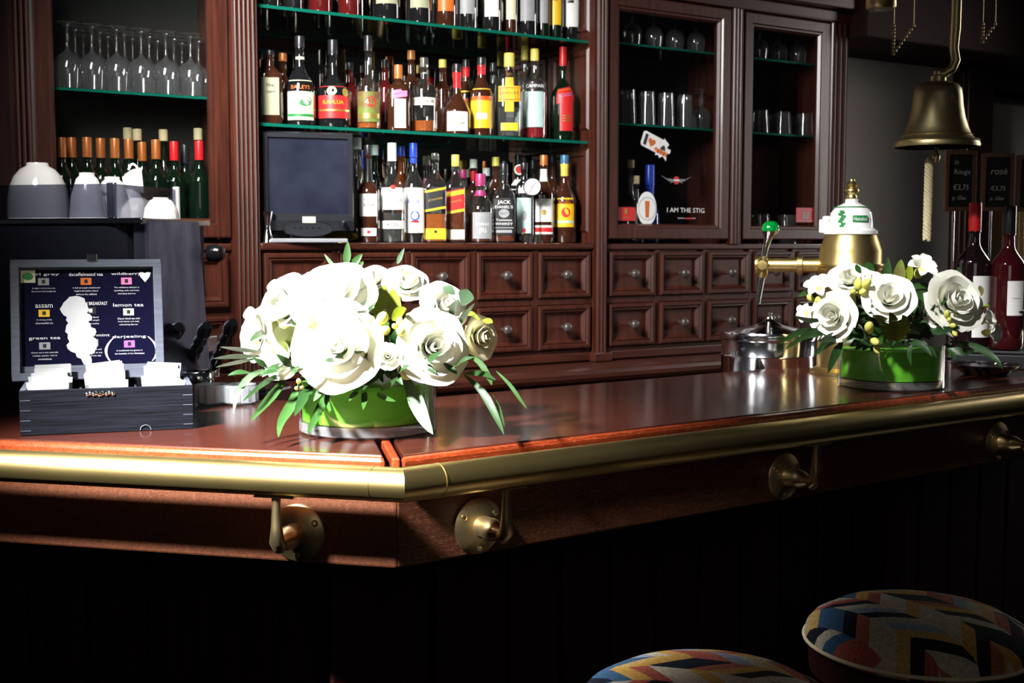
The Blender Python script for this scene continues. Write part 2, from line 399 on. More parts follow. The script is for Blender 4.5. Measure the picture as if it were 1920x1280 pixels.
# --- centre unit with mirror, glass shelves and drawers
XA, XBb = 1.288, 2.455
cu = thing('back_bar_unit', 'open mahogany back bar unit with mirror, glass bottle shelves and fluted pilasters', 'cabinet')
carcass(cu, XA, XBb, 2.9, backmat=MIRROR)
MB().prism(reed_poly(1.208, XA, YW-.02, YB, 5), 1.06, 2.9).build('pilaster', MAH, cu)
MB().prism(reed_poly(XBb, 2.512, YW-.02, YB, 3), 1.06, 2.9).build('pilaster', MAH, cu)
for x0, x1 in ((1.200, 1.296), (2.447, 2.520)): MB().box(x0, x1, YW-.04, YW+.0, 1.031, 1.06).build('pilaster_foot', MAH, cu, .004)
MB().box(XA, XBb, YW-.022, YB, 1.405, 1.426).build('bottle_ledge', MAHH, cu, .006)
# panelled inner cheek on the right
b = MB(); y0, y1 = YW+.01, YB-.01
for z0, z1 in ((1.46, 1.74), (1.80, 2.07), (2.12, 2.6)):
    V = []
    for i, d in ((0, 0), (.008, -.006), (.022, -.006), (.03, .004)):
        V += [(XBb+d-.001, y0+i, z0+i), (XBb+d-.001, y1-i, z0+i), (XBb+d-.001, y1-i, z1-i), (XBb+d-.001, y0+i, z1-i)]
    b.add(V, [(j*4+i, j*4+(i+1) % 4, j*4+4+(i+1) % 4, j*4+4+i) for j in range(3) for i in range(4)]+[(12, 13, 14, 15)])
b.build('side_panel', MAH, cu)
ZS1 = ony(1095, 264, 3.315).z; ZS2 = ony(1100, 76, 3.315).z
for z in (ZS1, ZS2):
    s = MB().box(XA+.002, XBb-.002, 3.315, YB-.002, z-.010, z).build('glass_shelf', GSHELF, cu, .001)
    MB().box(XA+.002, XBb-.002, 3.3135, 3.3148, z-.0095, z-.0005).build('shelf_edge', GEDGE, s)
for x0, x1 in [(1.288+.234*k, 1.288+.234*(k+1)) for k in range(5)]:
    for z0, z1 in ROWS: drawer(cu, x0+.013, x1-.013, z0, z1)
b = MB()
for k in range(1, 5): b.box(1.288+.234*k-.012, 1.288+.234*k+.012, YW-.012, YW+.004, 1.075, 1.404)
b.box(XA, XBb, YW-.010, YW+.004, 1.223, 1.246)
b.build('drawer_rails', MAH, cu, .003)

# --- right glazed cabinet
rc = thing('glazed_cabinet', 'mahogany cabinet with two glazed doors showing stickers, drawers below, right of the bottles', 'cabinet')
XR0, XR1 = 2.512, 3.66
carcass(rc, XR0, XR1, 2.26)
bank(rc, XR0, 5, .222)
b = MB()
for k in range(1, 6): b.box(XR0+.222*k-.011, XR0+.222*k+.011, YW-.010, YW+.004, 1.075, 1.404)
b.box(XR0, XR1, YW-.008, YW+.004, 1.223, 1.246); b.build('drawer_rails', MAH, rc, .003)
MB().box(XR0, XR1, YW-.014, YB, 1.404, 1.424).build('ledge', MAHH, rc, .004)
MB().box(XR0, XR1+.04, YW-.03, 3.6, 2.255, 2.30).box(XR0, XR1+.06, YW-.07, 3.6, 2.30, 2.42).build('cornice', MAHH, rc, .008)
MB().prism(reed_poly(3.058, 3.122, YW-.016, YW+.03, 3), 1.424, 2.255).build('pilaster', MAH, rc)
MB().prism(reed_poly(3.562, 3.66, YW-.016, 3.6, 3), 1.06, 2.255).build('pilaster', MAH, rc)
DF = [(0, 0), (0, -.018), (.004, -.020), (.036, -.020), (.040, -.014), (.046, -.014), (.052, -.004), (.052, .01)]
def glazed_door(par, x0, x1, z0, z1, bottom=.0):
    d = MB().rings(x0, x1, z0, z1, YW, DF, fill=False).build('glazed_door', MAH, par)
    MB().box(x0+.048, x1-.048, YW+.001, YW+.004, z0+.048, z1-.048).build('pane', GPANE, d)
    return d
d1 = glazed_door(rc, 2.514, 3.056, 1.44, 2.25)
d2 = glazed_door(rc, 3.124, 3.560, 1.44, 2.25)
for zz in (1.835, 2.105):
    s = MB().box(2.53, 3.56, 3.34, YB, zz-.008, zz).build('glass_shelf', GSHELF, rc); MB().box(2.53, 3.56, 3.3385, 3.3398, zz-.0075, zz-.0005).build('shelf_edge', GEDGE, s)
MB().box(3.085, 3.1, YW+.03, YB, 1.424, 2.255).build('partition', MAHD, rc)
# back panels of the cabinet that show brown wood between dark
MB().box(3.30, 3.55, YB-.012, YB, 1.43, 1.80).build('back_board', MAH, rc)
# stickers on the panes
sy = YW-.001
def sticker(name, door, mb, mats, label): o = mb.build(name, mats, door); o['label'] = label; return o
def P(x, y): p = ony(x, y, sy); return p.x, p.z
def mid(x, y): a = P(x, y); return Vector((a[0], sy, a[1]))
# tilted bumper sticker
o = mid(1228, 270); a = math.radians(-20); ex = Vector((math.cos(a), 0, math.sin(a))); ey = Vector((-math.sin(a), 0, math.cos(a)))
k = .00175
def rrect(x0, x1, y0, y1, r, n=4):
    p = []
    for cx, cy, s in ((x1-r, y1-r, 0), (x0+r, y1-r, 1), (x0+r, y0+r, 2), (x1-r, y0+r, 3)):
        for i in range(n+1): t = PI/2*(s+i/n); p.append((cx+r*math.cos(t), cy+r*math.sin(t)))
    return p
b = MB(); b.sheet([(x*k, y*k) for x, y in rrect(-34, 22, -15, 16, 6)], o, ex, ey, .0008, 0)
sp = []
for i in range(22):
    t = 2*PI*i/22; r = 17+4*math.sin(i*2.4)+3*math.cos(i*1.3); sp.append(((22+r*math.cos(t))*k, (-2+r*1.05*math.sin(t))*k))
b.sheet(sp, o-Vector((0, .0005, 0)), ex, ey, .0008, 0)
b.text('I', o+ex*(-25*k)-Vector((0, .001, 0)), ex, ey, h=22*k, w=7*k, m=1)
ht = [(16*math.sin(t)**3/16*9*k, (13*math.cos(t)-5*math.cos(2*t)-2*math.cos(3*t)-math.cos(4*t))/17*10*k) for t in [2*PI*i/28 for i in range(28)]]
b.sheet(ht, o+ex*(-9*k)-Vector((0, .001, 0)), ex, ey, .0004, 2)
b.tube([o+ex*((2+i*2.1)*k)+ey*((-9+3.2*math.sin(i*1.7))*k)-Vector((0, .0016, 0)) for i in range(17)], .0028, 6, 2)
b.sheet([(x*k, y*k) for x, y in ((14, -4), (28, -4), (25, 4), (22, 6), (18, 3))], o-Vector((0, .0016, 0)), ex, ey, .0004, 1)
sticker('heart_sticker', d1, b, [WHTP, BLKP, ORNG], 'tilted white sticker with letter I and orange heart')
# winged emblem
o = mid(1268, 338); b = MB(); k = .00175
for sd in (-1, 1):
    for j, (l, h) in enumerate(((38, 9), (30, 4), (22, -1), (15, -5))):
        b.tube([o+X3*(sd*k*(7+(l-7)*t))+Z3*(k*(h*t**1.5+2.2*math.sin(t*7+j)*(1-t)-1))-Vector((0, .0005, 0)) for t in [i/8 for i in range(9)]], [k*(1.5-1.2*i/8) for i in range(9)], 5, 0)
b.lathe([(0, -.0012), (8*k, -.001), (8*k, 0)], 20, 1, o, ax='Y'); b.box(o.x-8*k, o.x+8*k, o.y-.002, o.y-.001, o.z-1.6*k, o.z+1.6*k, 2)
sticker('winged_sticker', d1, b, [GREYP, REDP, WHTP], 'grey winged emblem sticker with red disc')
b = MB().text('I AM THE STIG', mid(1286, 394)-Vector((0, .0005, 0)), X3, Z3, w=.172, h=.0165)
sticker('lettering_sticker', d1, b, [WHTP], 'white lettering')
o = mid(1287, 409); b = MB().box(o.x-.040, o.x-.012, o.y-.001, o.y, o.z-.002, o.z+.002).box(o.x+.028, o.x+.042, o.y-.001, o.y, o.z-.002, o.z+.002).box(o.x-.010, o.x+.026, o.y-.001, o.y, o.z-.003, o.z+.002, 1)
sticker('small_lettering_sticker', d1, b, [GREYP, REDP], 'small grey and red strip')
o = mid(1213, 391); b = MB().lathe([(0, -.001), (.058, -.001), (.058, 0)], 28, 0, (0, 0, 0), ax='Y')
for p in b.v: p.x *= .72
b.v = [p+o for p in b.v]
b.sheet([(-.010, .026), (.010, .026), (.007, -.03), (-.007, -.03)], o-Vector((0, .0015, 0)), X3, Z3, .0005, 1)
b.lathe([(.039, -.0012), (.039, -.0018), (.0375, -.0018), (.0375, -.0012)], 28, 2, o, ax='Y', close=True)
sticker('oval_sticker', d1, b, [WHTP, ORNG, GREYP], 'white oval sticker with an orange beer glass')
x0, z1 = P(1155, 388); x1, z0 = P(1191, 414)
b = MB().box(max(x0, 2.567), x1, sy-.001, sy, z0, z1, 0).box((x0+x1)/2-.004, (x0+x1)/2+.006, sy-.002, sy-.001, (z0+z1)/2, (z0+z1)/2+.018, 1).box((x0+x1)/2-.012, (x0+x1)/2+.014, sy-.002, sy-.001, z0+.01, z0+.012, 1)
sticker('red_sticker', d1, b, [REDP, GOLDP], 'small red sticker with gold crest')
x0, z1 = P(1493, 389); x1, z0 = P(1528, 417)
b = MB().box(x0, x1, sy-.001, sy, z0, z1, 0); cx = (x0+x1)/2
b.box(cx-.016, cx+.016, sy-.002, sy-.001, z0+.014, z0+.04, 1).box(cx-.004, cx+.004, sy-.0025, sy-.002, z0+.02, z0+.04, 0)
b.text('SMOKING IS', (cx, sy-.002, z1-.008), X3, Z3, w=.075, h=.006, m=2); b.box(x0+.006, x1-.006, sy-.002, sy-.001, z0+.004, z0+.007, 1)
sticker('red_warning_sticker', d2, b, [REDP, GREYP, PINKP], 'red square sticker with white print')

# --- left wine cabinet
lc = thing('wine_cabinet', 'mahogany wine cabinet with stemmed glasses above a row of wine bottles', 'cabinet')
XL0, XL1 = .2, 1.208
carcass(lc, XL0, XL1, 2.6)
MB().box(XL0, XL1, YW-.014, YB, 1.404, 1.424).build('ledge', MAHH, lc, .004)
dl = MB().rings(.696, 1.204, 1.44, 2.55, YW, DF, fill=False).build('glazed_door', MAH, lc)
MB().box(.745, 1.156, YW+.001, YW+.004, 1.49, 2.5).build('pane', GPANE, dl)
MB().prism(reed_poly(.640, .696, YW-.016, YW+.03, 3), 1.424, 2.6).build('pilaster', MAH, lc)
MB().box(XL0, .640, YW-.01, YW+.02, 1.424, 2.6).build('side_panel', MAHD, lc)
for zz in (1.828, 2.16): s = MB().box(.65, 1.2, 3.34, YB, zz-.008, zz).build('glass_shelf', GSHELF, lc); MB().box(.65, 1.2, 3.3385, 3.3398, zz-.0075, zz-.0005).build('shelf_edge', GEDGE, s)
MB().box(.65, 1.2, 3.34, YB, 1.424, 1.434).build('shelf', MAHD, lc)
bank(lc, .320, 4, .222)

# --- worktop in front of the back bar
bc = thing('back_counter', 'low dark mahogany back counter running under the drawers behind the bar', 'counter')
MB().box(.2, 3.66, 3.10, 3.595, .985, 1.0295).build('worktop', MAHH, bc, .016)
MB().box(.2, 3.66, 3.16, 3.58, .10, .985).build('body', MAH, bc)
for k in range(8):
    x0 = .25+.425*k
    MB().rings(x0, x0+.40, .76, .955, 3.16, [(0, 0), (0, -.018), (.02, -.020), (.03, -.008), (.04, -.006)]).build('drawer', MAH, bc)
    MB().rings(x0, x0+.40, .14, .74, 3.16, [(0, 0), (0, -.018), (.04, -.020), (.05, -.008), (.06, -.006)]).build('door', MAH, bc)

# ------------------------------------------------------------------ the bar
K2 = Vector((.853, 1.63)); DL = Vector((.464, -.495)).normalized(); NL = Vector((DL.y, -DL.x))
aR = math.radians(2.9); DRR = Vector((math.cos(aR), math.sin(aR))); NR = Vector((DRR.y, -DRR.x))
ZT = 1.10; DEP = .595; AP = -.018
def isect(p, d, q, e):
    t = ((q.x-p.x)*e.y-(q.y-p.y)*e.x)/(d.x*e.y-d.y*e.x); return p+d*t
def off(o): return isect(K2+NL*o, DL, K2+NR*o, DRR)         # corner of the outline moved outwards by o
LENL, LENR = 1.15, 2.7
I2 = off(-DEP)
bar = thing('bar_counter', 'long dark varnished wooden bar counter with an angled corner', 'bar')
def seg_poly(o1, o2, side, g=0):
    a, c = off(o1), off(o2)
    if side == 'L': return [a-DL*(LENL)+Vector((0, 0)), a-DL*g, c-DL*g, c-DL*LENL]
    return [a+DRR*g, a+DRR*LENR, c+DRR*LENR, c+DRR*g]
def rib(mb, o1, o2, z0, z1, side, g=0, m=0): mb.prism([tuple(p) for p in seg_poly(o1, o2, side, g)], z0, z1, m)
b = MB(); rib(b, -.016, -DEP, ZT-.034, ZT, 'L', .022); b.build('top_board', BART, bar, .003)
b = MB(); rib(b, -.016, -DEP, ZT-.034, ZT, 'R', .012); b.build('top_board', BART, bar, .003)
b = MB(); rib(b, 0, -.015, ZT-.033, ZT-.001, 'L', .020); b.build('edge_lipping', BARE, bar, .007)
b = MB(); rib(b, 0, -.015, ZT-.033, ZT-.001, 'R', .006); b.build('edge_lipping', BARE, bar, .007)
# mitre strip at the corner
a, c = off(0), off(-DEP)
b = MB().prism([tuple(a-DL*.010), tuple(a+DRR*.004), tuple(c+DRR*.010), tuple(c-DL*.012)], ZT-.033, ZT-.001); b.build('mitre_strip', BARE, bar, .003)
b = MB(); rib(b, -.055, -DEP+.02, ZT-.06, ZT-.034, 'L'); rib(b, -.055, -DEP+.02, ZT-.06, ZT-.034, 'R'); b.build('sub_top', MAHD, bar)
b = MB(); rib(b, AP, AP-.03, .924, ZT-.034, 'L'); b.build('apron', APR, bar, .004)
b = MB(); rib(b, AP, AP-.03, .924, ZT-.034, 'R'); b.build('apron', APR, bar, .004)
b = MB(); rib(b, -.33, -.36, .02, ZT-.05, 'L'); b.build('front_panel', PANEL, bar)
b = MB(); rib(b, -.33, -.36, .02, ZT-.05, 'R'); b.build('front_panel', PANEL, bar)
def local_rib(t0, t1, o1, o2, z0, z1, side):
    k0 = off(o1); k1 = off(o2); d = -DL if side == 'L' else DRR; n = NL if side == 'L' else NR
    base = K2
    return [tuple(base+d*t0+n*o1), tuple(base+d*t1+n*o1), tuple(base+d*t1+n*o2), tuple(base+d*t0+n*o2)]
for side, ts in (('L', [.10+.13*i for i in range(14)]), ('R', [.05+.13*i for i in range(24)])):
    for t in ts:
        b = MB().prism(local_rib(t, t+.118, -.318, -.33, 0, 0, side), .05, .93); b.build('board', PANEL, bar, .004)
for side, t in (('L', .17), ('L', 1.3), ('R', .25), ('R', 1.6), ('R', 2.9)):
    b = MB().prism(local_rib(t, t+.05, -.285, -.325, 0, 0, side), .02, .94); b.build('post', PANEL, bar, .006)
b = MB(); rib(b, -DEP+.06, -DEP+.04, .02, ZT-.05, 'L'); rib(b, -DEP+.06, -DEP+.04, .02, ZT-.05, 'R'); b.build('back_panel', MAHD, bar)
b = MB(); rib(b, -.29, -.36, .0, .10, 'L'); rib(b, -.29, -.36, .0, .10, 'R'); b.build('kick_board', MAHD, bar)
# lower working counter behind the bar (carries the coffee machine and the pot)
wk = thing('work_counter', 'lower steel topped work counter behind the bar', 'counter')
LENL = 1.12
b = MB(); rib(b, -DEP-.005, -DEP-.36, .90, .93, 'L'); rib(b, -DEP-.005, -DEP-.36, .90, .93, 'R'); b.build('steel_top', CHROME, wk)
b = MB(); rib(b, -DEP-.005, -DEP-.34, .0, .90, 'L'); rib(b, -DEP-.005, -DEP-.34, .0, .90, 'R'); b.build('body', MAHD, wk); LENL = 1.15

# ------------------------------------------------------------------ brass rail
RO, RZ, RR = .062, 1.0715, .0255
rail = thing('brass_rail', 'thick polished brass arm rail running along the bar front', 'rail')
rc0 = off(RO)
def r3(p, z=RZ): return Vector((p.x, p.y, z))
eL, eR = .045, .062
MB().tube([r3(rc0-DL*LENL), r3(rc0-DL*(eL+.001))], RR, 40).build('rail_tube', BRASS, rail)
MB().tube([r3(rc0+DRR*(eR+.001)), r3(rc0+DRR*LENR)], RR, 40).build('rail_tube', BRASS, rail)
b = MB(); bis = (DL+DRR).normalized(); V = []
for c, d, mit in ((rc0-DL*eL, DL, 0), (rc0, DL, 1), (rc0, DRR, 1), (rc0+DRR*eR, DRR, 0)):
    sdv = Vector((d.y, -d.x))
    for i in range(40):
        a = 2*PI*i/40; q = sdv*(RR*1.005*math.cos(a))
        if mit: q = q+d*(-(q.dot(bis))/d.dot(bis))
        V.append((c.x+q.x, c.y+q.y, RZ-RR*1.005*math.sin(a)))
b.add(V[:80], [(i, (i+1) % 40, (i+1) % 40+40, i+40) for i in range(40)], 0, True)
b.add(V[80:], [(i, (i+1) % 40, (i+1) % 40+40, i+40) for i in range(40)], 0, True)
b.build('rail_elbow', BRASS, rail, recalc=False)
for p, d in ((rc0-DL*eL, DL), (rc0+DRR*eR, DRR)):
    MB().tube([r3(p-d*.0012), r3(p+d*.0012)], RR*1.03, 40).build('joint_ring', BRASS, rail)
# bracket in a local frame: x along the rail, y outwards, z up; origin on the apron
ST = RO-AP; ZF = .972
flange = MB().lathe([(.045, 0), (.0455, .004), (.043, .0065), (.026, .010), (.019, .013), (.0, .0135)], 30, ax='Y').mesh('flange', BRASSO)
arm = MB().lathe([(.017, .010), (.0185, .018), (.0165, .028), (.019, .036), (.017, .048), (.011, .060), (.0085, ST-.004), (0, ST-.002)], 20, ax='Y').mesh('arm', BRASSO)
HZ = RZ-RR-ZF
post = MB().tube([(0, ST-.018, -.001), (0, ST-.008, -.004), (0, ST, .004), (0, ST, HZ*.35), (0, ST, HZ*.8), (0, ST, HZ+.001)], [.0085, .0105, .0105, .0085, .0065, .0075], 16).mesh('post', BRASSO)
saddle = MB().box(-.032, .032, ST-.010, ST+.010, HZ-.002, HZ+.001).mesh('saddle', BRASS)
screw = MB().lathe([(.0055, .005), (.0055, .009), (.003, .0095), (.0028, .0075), (0, .0075)], 12, ax='Y').mesh('screw', BRASSO)
def bracket(side, t):
    d = DL if side == 'L' else DRR; n = NL if side == 'L' else NR
    base = off(AP); p = base+(-d if side == 'L' else d)*t
    m = Matrix(((-d.x, n.x, 0, p.x), (-d.y, n.y, 0, p.y), (0, 0, 1, ZF), (0, 0, 0, 1)))
    br = link('bracket', arm, rail); br.matrix_local = m
    link('flange', flange, br); link('post', post, br); link('saddle', saddle, br)
    for a in (-PI/2, PI/6, 5*PI/6): link('screw', screw, br, loc=(.035*math.cos(a), 0, .035*math.sin(a)))
def tpix(side, x, y, z=.985):
    r = ray(x, y); n = NL if side == 'L' else NR; d = -DL if side == 'L' else DRR; q = off(AP)
    s = (q.dot(n))/(r.x*n.x+r.y*n.y); p = Vector((r.x*s, r.y*s)); return (p-q).dot(d)
for sd, x, y in (('L', 560, 992), ('R', 895, 985), ('R', 1468, 893), ('R', 1868, 835)): bracket(sd, tpix(sd, x, y))

# ------------------------------------------------------------------ bottles
def sqk(a, sq): return 1 if sq <= 2 else (abs(math.cos(a))**sq+abs(math.sin(a))**sq)**(-1/sq)
REG = []
def bottle(name, label, px, ytop, w, Y, z0, glass, cap, hb=.60, hs=.74, rn=.36, capf=.10, sq=2, labels=(), liquid=None, level=.5, group=None, turn=0, ztop=None, collar=None, bulge=0, neckband=None):
    p = ony(px, ytop, Y); h = (ztop or p.z)-z0; d = depth((p.x, Y, z0+h/2)); R = w/2*d/F
    if sq > 2: R *= .93
    if Y > 3.45: R *= .85
    rn2 = max(rn*R, .011)
    if 3.33 < Y < 3.5:           # keep neighbours clear of one another
        for dy in (0, -.008, .008, -.015, .015, -.023, .023, -.03, .03, -.038, .038, -.045, .045, .053, .06, -.06, .068, .075, .083, .09, .1, .11, .12, -.07, -.08, -.09):
            Yc = Y+dy
            if Yc-R < 3.32 or Yc+R > 3.538: continue
            q_ = ony(px, ytop, Yc)
            if all(abs(z0-z2) > .01 or math.hypot(q_.x-x2, Yc-y2) > (R+r2)*1.0 for x2, y2, z2, r2 in REG): Y = Yc; break
        p = ony(px, ytop, Y)
    REG.append((p.x, Y, z0, R))
    root = thing(name, label, 'bottle', (p.x, Y, z0), face((p.x, Y))+turn, group)
    pr = [(0, .003*1), (R*.80, .001), (R*.93, .002), (R, .010), (R*(1+bulge*.3), hb*h*.5), (R*(1+bulge*.6), hb*h)]
    for i in range(1, 9):
        t = i/8; pr.append((rn2+(R*(1+bulge*.6)-rn2)*(.5+.5*math.cos(PI*t))**(1.0), (hb+(hs-hb)*t)*h))
    hc = 1-capf
    pr += [(rn2*.97, (hs+hc)/2*h), (rn2*.97, hc*h-.006), (rn2*1.15, hc*h-.004), (rn2*1.12, hc*h), (0, hc*h)]
    def prof_r(z):
        for (r0, a), (r1, c) in zip(pr[3:], pr[4:]):
            if a <= z <= c: return r0+(r1-r0)*(z-a)/max(1e-6, c-a)
        return R
    # square bottles turn round towards the neck
    def body(prf, m, k=1.0):
        mb = MB(); n = 28
        V = []; Fc = []
        for r, z in prf:
            s2 = sq if z < hb*h+.001 else max(2, sq-(sq-2)*(z-hb*h)/max(1e-4, (hs-hb)*h)) if z < hs*h else 2
            for i in range(n):
                a = 2*PI*i/n; q = sqk(a, s2)*r*k; V.append((q*math.cos(a), q*math.sin(a), z))
        for j in range(len(prf)-1):
            for i in range(n): Fc.append((j*n+i, j*n+(i+1) % n, (j+1)*n+(i+1) % n, (j+1)*n+i))
        return mb.add(V, Fc, m, True)
    body(pr, 0).build('glass_body', glass, root)
    if liquid:
        lv = level*h; lp = [(0, .006)]+[(prof_r(z), z) for z in [.006+(lv-.006)*i/8 for i in range(9)]]+[(0, lv)]
        body(lp, 0, .93).build('liquid', liquid, root)
    cr = rn2*1.12
    cp = MB().lathe([(cr, hc*h-.004), (cr*1.02, hc*h), (cr*1.02, h-.003), (cr*.95, h), (0, h)], 18).build('cap', cap, root)
    if neckband:
        z0b, z1b, mb_ = neckband
        MB().lathe([(prof_r(z0b*h)+.0006, z0b*h), (prof_r((z0b+z1b)/2*h)+.0008, (z0b+z1b)/2*h), (prof_r(z1b*h)+.0006, z1b*h)], 18).build('neck_band', mb_, root)
    for lb in labels:
        za, zb, ha, lm = lb[:4]; texts = lb[4] if len(lb) > 4 else (); rot = lb[5] if len(lb) > 5 else 0; slant = lb[6] if len(lb) > 6 else 0
        e = .0008
        def wrap(a, z, ex=e):
            r = (prof_r(min(max(z, .012), h))*sqk(a, sq if z < hb*h else 2)+ex); return Vector((r*math.cos(a), r*math.sin(a), z))
        n = 12
        L = MB().grid(lambda u, v: wrap(rot+(2*u-1)*ha, (za+(zb-za)*v)*h+slant*(2*u-1)*R), n, 3).build('label', lm, root)
        if texts:
            b = MB(); ms = []
            for tx in texts:
                s_, zc, wd_, mt = tx[:4]
                if mt not in ms: ms.append(mt)
                mi = ms.index(mt); zc = (za+(zb-za)*zc)*h
                if s_ == '#':                  # a plain printed patch: (width, height) as fractions of R and h
                    ww, hh = wd_; a0 = tx[4] if len(tx) > 4 else 0
                    if len(tx) > 5:            # round
                        for k_ in range(1): b.add([wrap(rot+a0+ww*math.cos(2*PI*i/20), zc+hh*h*math.sin(2*PI*i/20), .0016) for i in range(20)], [tuple(range(20))], mi)
                    else: b.grid(lambda u, v: wrap(rot+a0+(2*u-1)*ww, zc+(v-.5)*hh*h+slant*((2*u-1)*ww/ha)*R, .0014), 8, 1, mi)
                else:
                    v, f, tw, th = txt(s_); k_ = wd_*R/tw; sl = tx[4] if len(tx) > 4 else 0
                    b.add([wrap(rot+x*k_/R, zc+y*k_+(sl+slant/ha)*x*k_, .0020) for x, y in v], f, mi)
            b.build('lettering', ms, L, recalc=False)
    return root
G1 = 'liqueur bottles on the middle glass shelf'; G2 = 'spirit bottles on the wooden ledge'; G3 = 'bottles on the top glass shelf'
YF, YR = 3.375, 3.465
z = ZS1+.0005
bottle('liqueur_bottle', 'square clear decanter bottle with olive label at the left end of the middle shelf', 506, 95, 48, YF, z, GBROWN, CAPK, .66, .80, .34, .06, 6, [(.12, .62, .62, OLIVE, [('Fine', .8, .55, BLKP), ('CREAM', .62, .7, BLKP)])], None, .5, G1)
bottle('liqueur_bottle', 'black cream liqueur bottle with cream label and green landscape picture', 562, 68, 56, YF, z, GBLACK, CAPK, .42, .70, .30, .12, 2, [(.06, .50, 1.0, CREAM, [('BAILEYS', .82, 1.25, ORNG), ('#', .5, (.42, .045), GREYP, .35, 1), ('#', .43, (.40, .035), GRNP, .3, 1), ('#', .12, (.95, .03), GRNP)]), (.74, .77, 1.2, CREAM)], None, .5, G1)
bottle('liqueur_bottle', 'broad dark liqueur bottle with red and gold label', 624, 75, 64, YF, z, GBLACK, CAPK, .40, .62, .26, .16, 2, [(.10, .46, 1.15, REDP, [('#', .25, (1.1, .02), GOLDP), ('#', .85, (.28, .05), GOLDP, -.1, 1), ('#', .82, (.22, .05), GOLDP, .75, 1), ('KAHLUA', .5, 1.2, YELP)])], None, .5, G1)
bottle('liqueur_bottle', 'tall necked amber liqueur bottle with round red 43 label', 690, 67, 47, YF, z, GCLEAR, CAPK, .44, .60, .27, .15, 2, [(.08, .40, 1.0, MAROON, [('#', .66, (.42, .055), REDP, .2, 1), ('43', .66, .55, GOLDP), ('#', .2, (.9, .05), GOLDP)])], AMBER, .40, G1)
bottle('liqueur_bottle', 'dark red amber bottle with orange cap and narrow white label', 747, 122, 46, YF, z, GBROWN, CAPO, .62, .78, .34, .20, 5, [(.05, .48, .45, PAPER, (), .1), (.50, .62, .55, PINKP, [('AMARETTO', .5, .8, BLKP)], .1, .1)], None, .5, G1)
bottle('liqueur_bottle', 'clear bottle with narrow white name band and amber dregs', 795, 108, 50, YF, z, GCLEAR, CLEARL, .56, .72, .28, .12, 2, [(.36, .46, .95, PAPER, [('DRAMBUIE', .5, 1.5, MAROON)])], AMBER, .16, G1)
bottle('liqueur_bottle', 'round brown bottle with red ribbon and square white label', 857, 120, 50, YF, z, GBROWN, CAPK, .30, .62, .30, .10, 2, [(.05, .32, .85, PAPER, [('Grand', .65, .8, MAROON), ('MARNIER', .4, 1.1, MAROON)])], None, .5, G1, neckband=(.66, .88, CAPR), collar=1)
bottle('liqueur_bottle', 'slim bottle wrapped in yellow label with red neck', 903, 108, 42, YF, z, GBROWN, CAPK, .50, .78, .36, .10, 2, [(.10, .60, 1.2, YELP, [('#', .75, (1.0, .05), ORNG), ('PISANG', .76, 1.1, REDP), ('#', .3, (.5, .08), CREAM)])], YELL, .5, G1, neckband=(.78, .90, CAPR))
bottle('liqueur_bottle', 'yellow label bottle with red neck half hidden behind its twin', 874, 112, 36, YR, z, GBROWN, CAPK, .50, .78, .36, .10, 2, [(.10, .60, 1.2, YELP, [('#', .75, (1.0, .05), ORNG)])], None, .5, G1, neckband=(.78, .90, CAPR))
bottle('gin_bottle', 'clear gin bottle with yellow label and yellow cap', 955, 100, 50, YF, z, GCLEAR, CAPY, .68, .80, .38, .15, 4, [(.30, .70, .34, YELP, [('#', .5, (.34, .10), YELP)]), (.42, .60, .82, YELP, [('#', .5, (.80, .15), ORNG), ('#', .5, (.76, .125), YELP), ('GORDONS', .55, 1.35, BLKP)]), (.08, .17, .62, YELP)], CLEARL, .35, G1)
bottle('aperitif_bottle', 'clear bottle with white label above red liquid', 1003, 92, 46, YF, z, GCLEAR, CAPY, .62, .74, .32, .12, 2, [(.13, .52, .75, TEALP, ()), (.54, .62, .95, BLKP, [('CAMPARI', .5, 1.5, WHTP)])], REDL, .13, G1)
bottle('aperitif_bottle', 'gold capped clear bottle half hidden behind the white labelled aperitif bottle', 984, 86, 34, YR, z, GCLEAR, CAPY, .62, .74, .32, .14, 2, [(.13, .52, .75, GREYP)], REDL, .13, G1)
bottle('herbal_liqueur_bottle', 'dark green bottle with slanted red label and long red cap at shelf end', 1056, 88, 48, YF, z, GGREEN, CAPR, .46, .68, .26, .20, 2, [(.10, .48, .55, REDP, [('#', .35, (.32, .01), GOLDP), ('#', .42, (.32, .01), GOLDP), ('#', .28, (.3, .01), GOLDP)], .3), (.40, .56, .75, REDP, [('#', .85, (.7, .015), ORNG), ('ROSSO', .5, 1.1, PINKP)], .22, .12)], None, .5, G1)
for x, yt, w_, gl, cp, lb in ((530, 100, 30, GBROWN, CAPO, 'brown bottle behind the square decanter'), (655, 118, 34, GRED, CAPK, 'dark red bottle in the back row behind the red label bottle'), (722, 112, 34, GRED, CAPK, 'red bottle standing behind the tall amber bottle'), (771, 95, 36, GBROWN, CAPO, 'tall amber bottle in the back row behind the clear bottle'), (830, 112, 34, GBROWN, CAPY, 'brown bottle with gold collar in the back row'), (925, 118, 34, GCLEAR, CAPK, 'pale empty bottle behind the gin bottle')):
    bottle('liqueur_bottle', lb, x, yt, w_, YR, z, gl, cp, group=G1)
